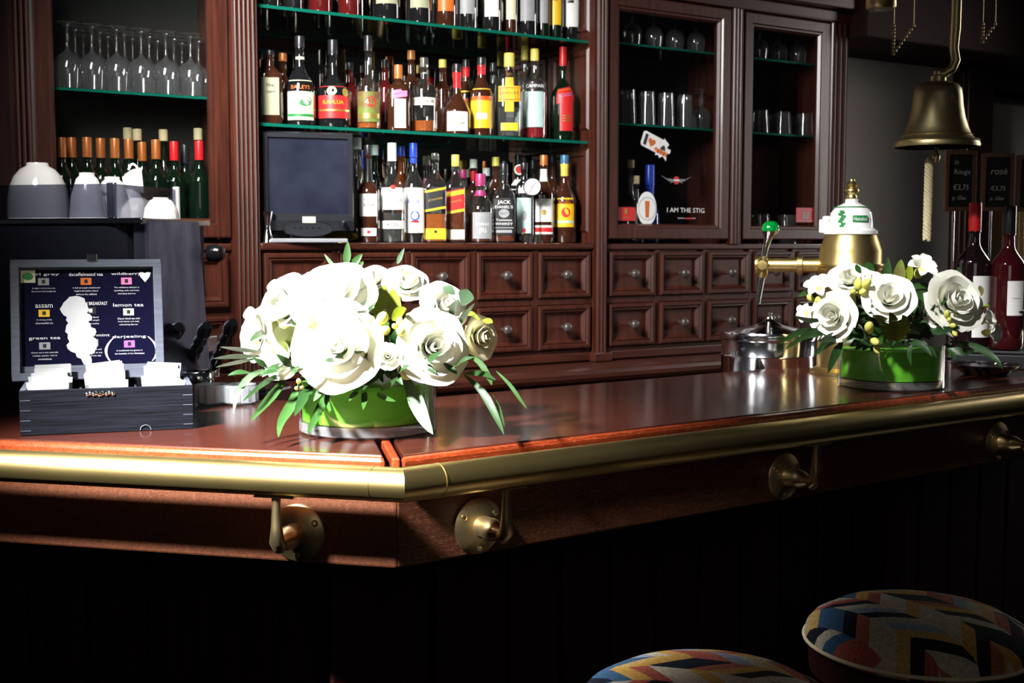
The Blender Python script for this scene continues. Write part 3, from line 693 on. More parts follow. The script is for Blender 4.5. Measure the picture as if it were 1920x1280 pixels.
# --- lower ledge
z = 1.4265
bottle('whisky_bottle', 'dark whisky bottle with white label beside the screen', 690, 272, 41, YF-.02, z, GBROWN, CAPK, .52, .66, .30, .10, 2, [(.27, .50, .9, PAPER, [('Glen', .75, .8, GREYP), ('Scotch', .5, .9, BLKP)]), (.07, .15, .75, PAPER, [('#', .5, (.15, .03), REDP)])], None, .5, G2, neckband=(.62, .86, CAPK))
bottle('rum_bottle', 'clear rum bottle with white cap and arched white label', 735, 268, 50, YF-.01, z, GCLEAR, CAPW, .48, .76, .30, .17, 2, [(.33, .55, 1.0, PAPER, [('BACARDI', .45, 1.4, GREYP), ('#', 1.02, (.22, .022), REDP, .05, 1)]), (.14, .22, 1.0, PAPER, [('RON', .5, .8, BLKP)])], CLEARL, .30, G2)
bottle('vodka_bottle', 'clear bottle with blue cap and tall white label with blue print', 775, 268, 43, YF-.01, z, GCLEAR, CAPB, .52, .78, .30, .13, 2, [(.10, .55, 1.05, PAPER, [('BLUE', .70, 1.0, BLUP), ('#', .38, (.4, .05), BLUP, .1, 1), ('#', .38, (.28, .035), PAPER, .1, 1), ('#', .25, (.35, .02), REDP, .1)])], None, .5, G2, neckband=(.80, .85, CAPB))
bottle('whisky_bottle', 'square whisky bottle with slanted black and gold label over amber liquid', 816, 287, 46, YF-.01, z, GCLEAR, CLEARL, .62, .80, .32, .06, 7, [(.36, .60, .75, BLKP, [('#', .06, (.75, .025), YELP), ('#', .94, (.75, .025), YELP), ('JOHNNIE', .5, 1.1, GOLDP)], 0, .16), (.04, .16, .75, YELP, [('#', .7, (.12, .03), BLKP)])], AMBER, .32, G2)
bottle('whisky_bottle', 'square whisky bottle with slanted red label and gold cap', 854, 290, 40, YF-.01, z, GCLEAR, CAPY, .62, .80, .36, .12, 7, [(.34, .60, .75, REDP, [('#', .06, (.75, .03), YELP), ('#', .85, (.75, .05), YELP), ('WALKER', .5, 1.1, GOLDP)], 0, .16), (.04, .15, .75, CREAM)], DAMBER, .36, G2)
bottle('whisky_bottle', 'short round shouldered whisky bottle with plum coloured neck and silver label', 901, 325, 52, YF-.03, z, GCLEAR, CAPM, .48, .76, .34, .16, 2, [(.06, .44, .75, GREYP, [('#', .72, (.2, .04), GREYP, 0, 1), ('CHIVAS', .55, 1.0, WHTP), ('(R)', .3, .5, WHTP)], .15)], DAMBER, .44, G2, neckband=(.68, .76, CAPM))
bottle('whiskey_bottle', 'square whiskey bottle with black and white label', 945, 306, 46, YF-.03, z, GCLEAR, CAPK, .56, .78, .34, .12, 7, [(.10, .55, .78, BLKP, [("JACK", .90, 1.0, WHTP), ("DANIEL'S", .78, 1.3, WHTP), ('#', .60, (.42, .055), GREYP, 0, 1), ('No.7', .60, .6, BLKP), ('Tennessee', .42, 1.2, WHTP), ('WHISKEY', .31, 1.3, WHTP), ('#', .20, (.7, .012), GREYP), ('#', .10, (.6, .035), GREYP)])], DAMBER, .25, G2, neckband=(.78, .86, CAPK))
bottle('gin_bottle', 'slim bottle with long pale grey label left of the clock', 983, 305, 34, YF, z, GBLACK, CAPK, .70, .80, .36, .08, 5, [(.12, .56, .75, TEALP, [('#', .08, (.2, .03), REDP, 0, 1), ('#', .5, (.3, .06), GREYP, 0, 1)]), (.62, .76, .6, PAPER)], None, .5, G2)
bottle('whiskey_bottle', 'whiskey bottle with white label and red white neck band', 1020, 290, 40, YF-.03, z, GBROWN, CAPO, .54, .74, .34, .11, 2, [(.24, .50, .95, PAPER, [('PADDY', .75, 1.25, BLKP), ('#', .4, (.22, .035), GOLDP, 0, 1)]), (.10, .20, .95, PAPER, [('#', .5, (.9, .05), REDP)])], AMBER, .24, G2, neckband=(.70, .84, PAPER))
bottle('bourbon_bottle', 'dark bourbon bottle with yellow label, yellow neck and blue cap', 1059, 290, 44, YF-.03, z, GBROWN, CAPT, .46, .74, .34, .09, 2, [(.18, .51, .9, YELP, [('#', .5, (.38, .055), REDP, .1, 1), ('#', .18, (.88, .025), TEALP), ('ROSES', .85, 1.0, ORNG)])], None, .5, G2, neckband=(.76, .90, CAPY))
for x, yt, w_, gl, cp, nb, lb in ((702, 272, 34, GGREEN, CAPW, None, 'white capped dark bottle behind the whisky bottle next to the screen'), (752, 274, 34, DAMBER, CAPB, None, 'amber bottle with dark blue cap behind the rum bottle'), (670, 258, 34, GCLEAR, CAPW, None, 'clear bottle hidden behind the right edge of the screen'), (800, 292, 38, GCLEAR, CLEARL, None, 'clear glass decanter behind the blue capped bottle'),
    (868, 318, 34, GCLEAR, CAPM, None, 'pink capped bottle in the back row of the ledge'), (888, 298, 36, GBROWN, PAPER, (.74, .86, CAPR), 'bottle with red and white neck flag in the back row'), (912, 314, 34, GGREEN, CAPW, None, 'bottle with frosted white stopper in the back row'), (930, 296, 32, GBROWN, CAPY, None, 'gold capped bottle behind the black and white label'), (972, 290, 40, GBLACK, CAPK, (.60, .72, PAPER), 'black bottle with round red seal on its neck'), (1000, 300, 34, GBLACK, CAPK, None, 'black capped bottle behind the clock'), (1036, 288, 36, GBROWN, CAPK, None, 'black capped bottle behind the white labelled whiskey')):
    r = bottle('spirit_bottle', lb, x, yt, w_, YR, z, gl, cp, group=G2, neckband=nb)
p = ony(974, 318, YF-.05)
b = MB().lathe([(0, -.003), (.017, -.003), (.018, 0), (0, .001)], 20, 0, ax='X').lathe([(0, -.0036), (.013, -.0034), (.013, -.002)], 20, 1, ax='X')
o = b.build('wine_seal_tag', [PAPER, REDP]); o.location = ony(974, 318, YR-.03); o.rotation_euler = (0, 0, face(p)+PI); tag(o, 'small round red tag with white rim hanging on a bottle neck', 'tag')
# --- top shelf
z = ZS2+.0005
for x, w_, gl, lab, lb in ((505, 42, GBLACK, GREYP, 'black bottle with grey label at the left end of the top shelf'), (550, 38, GBLACK, None, 'unlabelled black bottle on the top shelf'), (600, 44, GRED, None, 'dark red bottle second from left group on the top shelf'), (655, 42, GRED, None, 'bright red bottle on the top shelf'), (725, 52, GBLACK, OLIVE, 'dark bottle with pale hexagonal label on the top shelf'), (787, 46, GBLACK, OLIVE, 'dark bottle with tall pale green label on the top shelf'),
    (836, 42, GBROWN, ORNG, 'bottle with orange label and yellow lettering on the top shelf'), (876, 40, GCLEAR, GREYP, 'clear bottle with grey label on the top shelf'), (922, 38, GBLACK, PAPER, 'black bottle with long white label on the top shelf'), (958, 26, GBROWN, CREAM, 'small brown bottle with cream label on the top shelf'), (989, 38, GBLACK, GREYP, 'black bottle with grey banded label on the top shelf'), (1018, 28, GGREEN, GREYP, 'slim green bottle on the top shelf'), (1041, 32, GGREEN, YELP, 'green bottle with yellow label on the top shelf'), (1070, 40, GBLACK, PAPER, 'black bottle with white label at the right end of the top shelf')):
    ha = .75 if lab is not OLIVE else .85
    lbs = () if lab is None else [(.16, .55, ha, lab, [('#', .7, (.3, .03), BLKP if lab in (PAPER, GREYP) else (YELP if lab is ORNG else ORNG))])]
    bottle('top_shelf_bottle', lb, x, 0, w_, YF, z, gl, CAPK, .60, .76, .34, .1, 2, lbs, None, .5, G3, ztop=z+.30)
# --- wine bottles of the left cabinet
z = 1.4345; GW = 'wine bottles in the left cabinet'
for i, (x, yt, cp) in enumerate(((115, 258, CAPO), (134, 255, CAPO), (163, 258, CAPO), (188, 257, CAPO), (215, 261, CAPO), (241, 260, CAPO), (266, 263, CAPO), (292, 262, CAPO), (326, 264, CAPR), (346, 268, CAPK), (373, 264, CAPR))):
    od = ['first', 'second', 'third', 'fourth', 'fifth', 'sixth', 'seventh', 'eighth'][i] if i < 8 else ''
    lb = (od+' copper capped wine bottle from the left in the wine cabinet') if i < 8 else {8: 'red capped wine bottle next to the copper capped row', 9: 'black capped wine bottle between two red capped ones', 10: 'red capped wine bottle at the right end of the wine cabinet'}[i]
    bottle('wine_bottle', lb, x, yt, 42, YF, z, GGREEN, cp, .58, .76, .30, .19, 2, (), None, .5, GW)
for i, (x, yt) in enumerate(((239, 238), (257, 242), (306, 243), (371, 240))):
    bottle('wine_bottle', ['cork stoppered wine bottle behind the sixth copper capped bottle', 'second cork stoppered bottle in the back row of the wine cabinet', 'cork stoppered bottle behind the gap beside the red cap', 'cork stoppered wine bottle behind the rightmost red cap'][i], x, yt, 38, YR, z, GGREEN, CORK, .58, .76, .28, .10, 2, (), None, .5, GW)
# --- bottles in the right cabinet
z = 1.4245
bottle('cabinet_bottle', 'corked clear bottle behind the left glazed door, tallest of the clear ones', 1183, 300, 32, 3.42, z, GCLEAR, CORK, .45, .62, .34, .08)
bottle('cabinet_bottle', 'shorter corked clear bottle behind the left glazed door', 1192, 330, 36, 3.37, z, GCLEAR, CORK, .5, .66, .36, .10)
bottle('cabinet_bottle', 'tall blue necked bottle behind the left glazed door', 1218, 309, 40, 3.40, z, GBLUE, CAPB, .35, .55, .44, .25, neckband=(.55, .75, CAPB))

# ------------------------------------------------------------------ stemware and tumblers
def stem_mesh(h, r):
    return MB().lathe([(0, 0), (r*.86, 0), (r*.98, .25*h), (r, .35*h), (r*.8, .48*h), (r*.3, .56*h), (.005, .60*h), (.0035, .70*h), (.004, .93*h), (r*.3, .975*h), (r*.85, .99*h), (r*.86, h), (0, h)][1:], 16).mesh('stem_glass', GTABLE)
def tumbler_mesh(h, r): return MB().lathe([(r, 0), (r*.86, h*.9), (r*.84, h), (r*.80, h-.004), (r*.80, h*.9), (r*.95, .002)], 16, close=True).mesh('tumbler', GTABLE)
STEM = stem_mesh(.17, .036); STEM2 = stem_mesh(.14, .034); TUM = tumbler_mesh(.115, .031); LOW = tumbler_mesh(.085, .036)
def glass(name, me, x, y, Y, z0, label, group): o = link(name, me, loc=(ony(x, y, Y).x, Y, z0)); tag(o, label, 'glass', group)
for r, (Y, dz) in enumerate(((3.37, 0), (3.44, 0), (3.50, 0))):
    for k in range(6): glass('wine_glass', STEM, 128+k*46+r*15, 150, Y, 1.8285, 'upturned stemmed wine glass on the shelf above the wine bottles', 'upturned wine glasses in the left cabinet')
for r, Y in enumerate((3.37, 3.45)):
    for k in range(4): glass('tall_tumbler', TUM, 1177+k*36-r*3, 200, Y, 1.8355, 'upturned tall tumbler in the packed row behind the left glazed door', 'tall tumblers behind the left glazed door')
for k in range(2): glass('goblet', STEM2, 1316+k*-4, 200, 3.38+.085*k, 1.8355, 'upturned stemmed goblet right of the tall tumblers', 'goblets right of the tumblers')
for k in range(4): glass('cordial_glass', STEM2, 1185+k*40, 90, 3.40, 2.1055, 'upturned stemmed glass on the top shelf behind the left glazed door', 'stemmed glasses on the top cabinet shelf')
for k in range(5): glass('snifter', LOW, 1425+k*21, 230, 3.385+.085*(k % 2), 1.8355, 'low round glass on the middle shelf behind the right glazed door', 'low glasses behind the right glazed door')
for k in range(3): glass('cordial_glass', STEM2, 1424+k*36, 90, 3.40, 2.1055, 'upturned stemmed glass on the top shelf behind the right glazed door', 'stemmed glasses on the right top shelf')
BIGT = tumbler_mesh(.11, .045)
for i, x in enumerate((1425, 1475)): glass('water_glass', BIGT, x, 390, 3.39, 1.4245, ['large clear glass behind the right glazed door, left of two', 'large clear glass behind the right glazed door beside the red square sticker'][i], 'large glasses behind the right glazed door')

# ------------------------------------------------------------------ things on the ledge
# till screen
p0 = ony(570, 450, 3.36); d0 = depth(p0); k = d0/F
ms = thing('till_screen', 'dusty black till touchscreen on its stand on the ledge', 'screen', (p0.x, 3.345, 1.4265), face(p0)+.18)
# local: +X towards the viewer, +Y right, z up
MB().box(-.06, .09, -.115, .105, 0, .012).build('base_plate', mat('silver_plastic', (.28, .29, .31), .4), ms, .003)
MB().box(-.03, .02, -.05, .05, .010, .05).build('neck', BLKM, ms, .004)
b = MB()
y0, y1, z0_, z1_ = -.133, .136, .035, .318
def q(i, dx): return [(dx, y0+i, z0_+i*1.4+ (0 if i == 0 else .02)), (dx, y1-i, z0_+i*1.4+(0 if i == 0 else .02)), (dx, y1-i, z1_-i), (dx, y0+i, z1_-i)]
V = q(0, -.03)+q(0, .03)+q(.006, .045)+q(.018, .045)+q(.020, .038)
b.add(V, [(j*4+i, j*4+(i+1) % 4, j*4+4+(i+1) % 4, j*4+4+i) for j in range(4) for i in range(4)]+[(3, 2, 1, 0)])
sc_ = b.build('bezel', BLKM, ms)
MB().box(.036, .0385, y0+.019, y1-.019, z0_+.046, z1_-.019).build('display', SCREEN, sc_)
MB().box(.045, .0465, -.018, .020, z0_+.022, z0_+.040).build('sticker', CREAM, sc_)
MB().lathe([(.007, .044), (.007, .049), (0, .050)], 14, 0, (0, .105, z0_+.018), ax='X').build('button', CHROME, sc_)
b = MB().lathe([(0, .044), (.07, .0455), (.075, .03)], 24, 0, (0, 0, 0), ax='X')
for v in b.v: v.z = v.z*.3+z0_+.004
b.build('control_strip', BLKM, sc_)
for i in range(5): MB().box(.045, .0465, -.045+.018*i, -.039+.018*i, z0_+.006, z0_+.009).build('button', DGREY, sc_)
# jigger
p = ony(503, 450, 3.31); j = thing('jigger', 'double ended steel measuring cup at the left end of the ledge', 'jigger', (p.x, 3.315, 1.4265))
MB().lathe([(.019, 0), (.020, .001), (.0085, .042), (.0085, .046), (.0185, .088), (.0175, .088), (.008, .047), (0, .046)], 24).build('cup', CHROME, j)
MB().lathe([(.0092, .041), (.0098, .044), (.0092, .047)], 24).build('waist_ring', CHROME, j)
# toppled gold wrapped bottle behind the screen stand
p = ony(640, 438, 3.44); o = MB().lathe([(0, -.075), (.013, -.074), (.017, -.06), (.018, 0), (.014, .03), (.007, .05), (.006, .075), (0, .076)], 18, ax='X').build('gold_bottle', mat('gold_glass', (.30, .20, .02), .15, .6)); o.location = (p.x, 3.42, 1.445)
tag(o, 'small gold bottle lying behind the till screen stand', 'bottle')
# clock
p = ony(998, 350, 3.30); k_ = depth(p)/F
ck = thing('clock', 'small round white faced clock propped in front of the bottles', 'clock', (p.x, 3.30, p.z), face(p))
MB().lathe([(0, -.012), (.026, -.012), (.030, -.006), (.030, .004), (.0265, .006), (.0255, .002), (0, .002)], 30, ax='X').build('case', CHROME, ck)
dial = MB().lathe([(0, .0035), (.0255, .003), (.0255, .001)], 30, ax='X').build('dial', WHTP, ck)
b = MB()
for i in range(12):
    a = 2*PI*i/12; c_, s_ = math.cos(a), math.sin(a); w_ = .0009
    b.add([(.0042, r*s_+w_*sg*c_, r*c_-w_*sg*s_) for r in (.019, .0235) for sg in (-1, 1)], [(0, 1, 3, 2)])
b.build('hour_marks', BLKP, dial, recalc=False)
b = MB()
for a, l in ((math.radians(-50), .014), (math.radians(205), .020), (math.radians(42), .019)):
    c_, s_ = math.cos(a), math.sin(a); w_ = .0008
    b.add([(.0048, r*s_+w_*sg*c_, r*c_-w_*sg*s_) for r in (0, l) for sg in (-1, 1)], [(0, 1, 3, 2)])
b.build('hands', BLKP, ck, recalc=False)
MB().tube([(-.006, 0, -.028), (-.010, 0, -.055), (-.008, 0, -(p.z-1.4268))], .004, 8).build('stand', CHROME, ck)
MB().lathe([(.014, -(p.z-1.4266)), (.014, -(p.z-1.4266)+.003), (0, -(p.z-1.4266)+.003)], 16, 0, (-.008, 0, 0)).build('foot', CHROME, ck)
SHOT = MB().lathe([(.011, 0), (.0125, .026), (.0115, .026), (.010, .003), (0, .003)], 16).mesh('shot_cup', CHROME)
for i, x in enumerate((988, 1006)):
    pp = ony(x, 450, 3.292); o = link('measuring_thimble', SHOT, loc=(pp.x, 3.292, 1.4265)); tag(o, ['tiny steel cup on the ledge, left of the pair under the clock', 'tiny steel cup on the ledge, right of the pair under the clock'][i], 'cup', 'tiny cups under the clock')

# ------------------------------------------------------------------ tea box
P1 = onz(38, 818, ZT)
aT = math.radians(-15); TW, TD, TH = .282, .165, .076
tb = thing('tea_box', 'black stained wooden tea box with open lid and menu card on the bar', 'box', (P1.x, P1.y, ZT+.0005), aT)
T = .009
MB().box(0, TW, 0, T, 0, TH).build('front_panel', BLACKW, tb, .001)
MB().box(0, TW, TD-T, TD, 0, TH).build('back_panel', BLACKW, tb, .001)
for x in (0, TW-T): MB().box(x, x+T, T, TD-T, 0, TH).build('side_panel', GREYW, tb, .001)
MB().box(T, TW-T, T, TD-T, 0, .006).build('bottom', BLACKW, tb)
for x in (TW/3, 2*TW/3): MB().box(x-.002, x+.002, T, TD-T, .006, TH-.012).build('divider', GREYW, tb)
for x in (.001, TW-.017):         # finger joints on the front corners
    b = MB()
    for i in range(4): b.box(x, x+.016, -.0006, 0, .008+i*.017, .0087+i*.017)
    b.build('finger_joint', GREYW, tb)
b = MB()
for i in range(-4, 5): b.lathe([(0, -.004), (.0042-.0003*abs(i), -.002), (.0042, 0)], 10, 0, (TW/2-.012+i*.0052, 0, TH-.010+.002*((i+4) % 2)), ax='Y')
b.build('clasp_plate', CHROME, tb)
b = MB().tube([(TW*.715+.009*math.cos(PI*i/8), -.0012, .001+.009*math.sin(PI*i/8)) for i in range(9)], .0007, 6); b.build('scratch_ring', GREYW, tb)
# lid: own frame, leaning back from the hinge
LW, LH = .262, .222
lean = math.radians(-12)
lid = MB().box(-.012, LW-.012, 0, .020, 0, .014).box(-.012, LW-.012, 0, .020, LH-.014, LH).box(-.012, .002, 0, .020, .014, LH-.014).box(LW-.026, LW-.012, 0, .020, .014, LH-.014).box(-.010, LW-.014, .016, .020, .01, LH-.01).build('lid', GREYW, tb, .001)
lid.location = (-.010, TD-.004, TH); lid.rotation_euler = (lean, 0, 0)
cx0, cx1, cz0, cz1 = .004, LW-.028, .028, LH-.017
card = MB().box(cx0, cx1, .0125, .0135, cz0, cz1).build('menu_card', NAVY, lid)
MB().box(cx0, cx1, .010, .0135, .014, .027).build('card_ledge', GREYW, lid)
cw, ch = cx1-cx0, cz1-cz0
def cp(u, v): return Vector((cx0+u*cw, .0122, cz0+v*ch))
b = MB(); TM = [WHTP, GREYP, ORNG, PINKP, CREAM, PURP, BLKP, GRNP, YELP]
items = [(.17, .95, 'earl grey', 1, ['A light refreshing tea', 'flavoured with bergamot']), (.49, .95, 'decaffeinated tea', 2, ['A full strength traditional', 'English Breakfast blend', 'without the caffeine']), (.80, .95, 'wildberry', 3, ['The wildberry infusion is', 'sparkling with red fruits', 'and juicy berries']),
         (.17, .62, 'assam', 8, ['A strong malty', 'characterful tea']), (.52, .64, 'ENGLISH BREAKFAST', 6, ['A robust blend', 'full of strength', 'with fine aroma']), (.81, .62, 'lemon tea', 4, ['Classic black tea with', 'fresh lemon and zesty', 'refreshing flavour']),
         (.17, .28, 'green tea', 1, ['Green tea is the naturally', 'healthy option, rich in', 'antioxidants']), (.53, .30, 'peppermint', 1, ['Cooling mint and', 'fresh taste at any', 'time of the day']), (.81, .28, 'darjeeling', 5, ['A traditional tea grown in', 'the foothills of the Himalayas'])]
for u, v, t_, mi, lines in items:
    b = MB()
    tw = min(.26, .026*len(t_))*cw
    b.text(t_, cp(u, v), X3, Z3, w=tw, h=.0062, m=0)
    c_ = cp(u, v-.075); b.add([c_+X3*x+Z3*zz for x, zz in ((-.0095, -.0065), (.0095, -.0065), (.0095, .0065), (-.0095, .0065))], [(0, 1, 2, 3)], mi)
    b.add([c_-Y3*.0002+X3*x+Z3*zz for x, zz in ((-.003, -.0035), (.003, -.0035), (.003, .0035), (-.003, .0035))], [(0, 1, 2, 3)], 6 if mi != 6 else 0)
    for i, ln in enumerate(lines): b.text(ln, cp(u, v-.145-i*.033), X3, Z3, w=.0045*len(ln)*.36+.004, h=.0032, m=0)
    b.build('tea_entry', TM, lid, recalc=False)
b = MB()
c_ = cp(.055, .93); b.add([c_+X3*x+Z3*zz for x, zz in ((-.0125, -.0115), (.0125, -.0115), (.0125, .0115), (-.0125, .0115))], [(0, 1, 2, 3)], 4)
b.add([c_-Y3*.0002+X3*.009*math.cos(2*PI*i/16)+Z3*.007*math.sin(2*PI*i/16) for i in range(16)], [tuple(range(16))], 7)
b.build('round_mark', TM, lid, recalc=False); b = MB()
c_ = cp(.945, .92); b.add([c_+X3*x*.0105+Z3*zz*.0095 for x, zz in ((-1, .8), (-.5, 1), (0, .7), (.5, 1), (1, .8), (.8, 0), (0, -1.1), (-.8, 0))], [tuple(range(8))], 0)
b.build('crest_mark', TM, lid, recalc=False)
# room reflections painted onto the glossy card: a white plume and two arcs
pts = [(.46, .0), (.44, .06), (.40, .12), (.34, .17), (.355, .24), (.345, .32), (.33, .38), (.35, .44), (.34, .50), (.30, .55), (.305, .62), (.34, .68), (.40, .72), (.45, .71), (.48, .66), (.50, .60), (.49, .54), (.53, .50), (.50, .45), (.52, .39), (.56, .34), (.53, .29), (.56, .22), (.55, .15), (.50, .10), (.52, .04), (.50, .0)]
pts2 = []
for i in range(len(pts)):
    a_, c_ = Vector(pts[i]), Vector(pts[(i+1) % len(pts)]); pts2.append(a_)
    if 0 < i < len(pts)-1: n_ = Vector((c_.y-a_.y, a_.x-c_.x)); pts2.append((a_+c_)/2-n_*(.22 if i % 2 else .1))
PALE = mat('reflection_paint', (.62, .62, .64), .6)
MB().add([cp(p_.x, p_.y)-Y3*.0006 for p_ in pts2], [tuple(range(len(pts2)))]).build('reflection_plume', PALE, lid, recalc=False)
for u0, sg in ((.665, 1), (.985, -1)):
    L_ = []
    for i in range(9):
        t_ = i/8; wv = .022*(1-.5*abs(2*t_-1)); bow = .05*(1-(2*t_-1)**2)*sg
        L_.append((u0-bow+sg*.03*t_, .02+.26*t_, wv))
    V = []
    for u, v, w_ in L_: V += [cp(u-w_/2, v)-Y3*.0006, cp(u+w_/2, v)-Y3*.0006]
    MB().add(V, [(2*i, 2*i+1, 2*i+3, 2*i+2) for i in range(8)]).build('reflection_arc', PALE, lid, recalc=False)
MB().box(TW/2-.022, TW/2-.004, -.003, 0, LH-.004, LH+.010).build('lid_clasp', CHROME, lid, .002)
# tea sachets, three columns of envelopes
SM = MB().box(-.030, .030, -.0016, .0016, 0, .068).mesh('sachet_paper', mat('sachet_paper', (.30, .30, .30), .8, var=.3, vs=40))
ST1 = MB().box(-.006, .006, -.0022, -.0016, .016, .058).mesh('sachet_stripe', SSTR)
ST2 = MB().box(-.030, .030, -.0022, -.0016, .030, .048).mesh('sachet_band', SBAND)
RT_ = Matrix.Rotation(aT, 3, 'Z')
for c_ in range(3):
    for i in range(9):
        lx = TW/3*(c_+.5)+random.uniform(-.004, .004); ly = .020+i*.0145
        w_ = Vector((P1.x, P1.y, 0))+RT_ @ Vector((lx, ly, 0))
        lbn = ['left', 'middle', 'right'][c_]
        s_ = thing('tea_sachet', ('front tea sachet in the %s compartment of the tea box' if i == 0 else 'paper tea sachet standing behind others in the %s compartment of the tea box') % lbn, 'tea sachet', (w_.x, w_.y, ZT+.013+random.uniform(0, .009)+.0030*i), aT+random.uniform(-.08, .08), 'tea sachets in the %s compartment' % lbn)
        s_.rotation_euler = (random.uniform(-.24, -.06), random.uniform(-.10, .10), aT+random.uniform(-.09, .09))
        link('envelope', SM, s_); link('stripe', ST1, s_)
        if i % 2 == 0: link('band', ST2, s_)

# ------------------------------------------------------------------ coffee machine
dM = 2.61
PM = at(272, 500, dM)
aM = math.atan2(DL.y, DL.x)
cm = thing('coffee_machine', 'large black and chrome espresso machine behind the tea box', 'coffee machine', (PM.x, PM.y, .9305), aM)
zt = at(272, 410, dM).z-.9305; zg = at(205, 343, dM-.02).z-.9305
# local x right along the bar, y away from the guests
MB().prism([(-.42, 0), (-.09, 0), (-.07, .004), (-.05, .016), (-.040, .03), (-.036, .05), (-.036, .33), (-.42, .33)], .06, zt-.012).build('back_shell', DGREY, cm)
b = MB().add([(-.036, .012, .04), (0, .012, .04), (0, .30, .04), (-.036, .30, .04), (-.036, .012, zt), (0, .012, zt), (0, .245, zt), (-.036, .245, zt)], [(0, 1, 2, 3), (4, 7, 6, 5), (0, 4, 5, 1), (1, 5, 6, 2), (2, 6, 7, 3), (3, 7, 4, 0)])
b.build('side_panel', STEEL, cm, .006)
MB().box(-.42, -.002, -.004, .30, zt-.012, zt+.002).build('top_tray', CHROME, cm, .003)
MB().box(-.42, -.02, .02, .33, .03, .06).build('drip_tray', CHROME, cm, .004)
for x in (-.06, -.36):
    for y in (.05, .3): MB().lathe([(.02, 0), (.018, .03)], 14, 0, (x, y, 0)).build('foot', BLKM, cm)
gx = (205-272)/F*dM/.97
b = MB().box(-.42, gx, .004, .008, zt+.003, zg).build('gallery_screen', ACRYL, cm)
b = MB().box(gx, gx+.004, .008, .275, zt+.003, zg).build('gallery_screen', ACRYL, cm)
MB().box(gx-.010, gx+.010, .000, .012, zt+.002, zg+.003).build('gallery_post', STEEL, cm, .003)
MB().box(gx-.006, gx+.008, .272, .284, zt+.002, zg+.006).build('gallery_post', PORC, cm, .003)
# group heads and portafilters stick out on the barista's side
for i, (x, ya) in enumerate(((-.06, 0), (-.30, 0))):
    MB().lathe([(.04, .17), (.04, .21), (.03, .23)], 20, 0, (x, .36, 0)).build('group_head', CHROME, cm)
    MB().box(x-.03, x+.03, .30, .38, .23, .27).build('group_arm', CHROME, cm, .004)
pf_m = lambda nm: None
def handle(x0, y0_, x1, y1_, lab):
    a_, c_ = at(x0, y0_, 2.86), at(x1, y1_, 2.70)
    M = Matrix.Translation(cm.location) @ Matrix.Rotation(aM, 4, 'Z'); inv = M.inverted()
    a_, c_ = inv @ a_, inv @ c_
    pts = [a_.lerp(c_, t/12) for t in range(13)]
    MB().tube(pts, [.008, .012, .0145, .011, .0145, .011, .015, .0115, .0155, .012, .016, .016, .010], 14).build('portafilter_handle', BLKG, cm)['label'] = lab
handle(352, 690, 388, 610, 'ribbed black handle'); handle(400, 690, 437, 604, 'ribbed black handle'); handle(318, 650, 336, 612, 'ribbed black handle')
MB().lathe([(.020, 0), (.022, .02), (.016, .034), (0, .036)], 18, 0, (.001, .285, zt-.075), ax='X').build('steam_knob', BLKG, cm)
# the chrome spout group by the handles
M = Matrix.Translation(cm.location) @ Matrix.Rotation(aM, 4, 'Z')
pp = M.inverted() @ at(372, 705, 2.82)
MB().lathe([(.030, -.03), (.036, -.02), (.036, .01), (.03, .016), (0, .018)], 22, 0, tuple(pp)).build('portafilter', CHROME, cm)
# cups on the warming tray
CUP = MB().lathe([(.040, 0), (.0405, .003), (.036, .03), (.024, .052), (.017, .056), (.017, .060), (.015, .060), (.015, .056), (0, .056)], 24).mesh('upturned_cup', PORC)
BOWL = MB().lathe([(.069, 0), (.070, .010), (.069, .030), (.064, .050), (.054, .066), (.040, .077), (.026, .082), (.024, .087), (.021, .087), (.020, .082), (0, .082)], 28).mesh('upturned_bowl', PORC)
HND = MB().tube([(.035+.018*math.sin(PI*i/8)*1.0, 0, .010+.030*i/8) for i in range(9)], .0035, 8).mesh('cup_handle', PORC)
def onmach(px, d): 
    p_ = at(px, 407, d); return Vector((p_.x, p_.y, .9305+zt+.0025))
c1 = thing('bowl', 'large white upturned bowl on top of the coffee machine', 'bowl', onmach(73, 2.84)); link('shell', BOWL, c1); c1.scale = (.98, .98, 1.5)
GC = 'white cups on the coffee machine'
for i, (x, d_, zs, lb) in enumerate(((165, 2.79, 1.75, 'upturned white cup beside the large bowl on the coffee machine'), (212, 2.85, 1.65, 'upturned white cup behind the corner post on the coffee machine'), (302, 2.76, .80, 'small white cup inside the smoked gallery, nearest the chrome side'))):
    c_ = thing('coffee_cup', lb, 'cup', onmach(x, d_), .8*i, GC); link('shell', CUP, c_); link('handle', HND, c_); c_.scale = (1, 1, zs)
c_ = thing('coffee_cup', 'white cup lying on its side on top of the other cups on the coffee machine', 'cup', at(268, 338, 2.89), 0, GC); link('shell', CUP, c_); link('handle', HND, c_); c_.rotation_euler = (0, math.radians(-95), aM+.5); c_.scale = (.75,)*3
c_ = thing('coffee_cup', 'upturned white cup supporting the lying cup on the coffee machine', 'cup', onmach(246, 2.89), 1.2, GC); link('shell', CUP, c_); link('handle', HND, c_)
c_.scale = (.9, .9, 1.25)
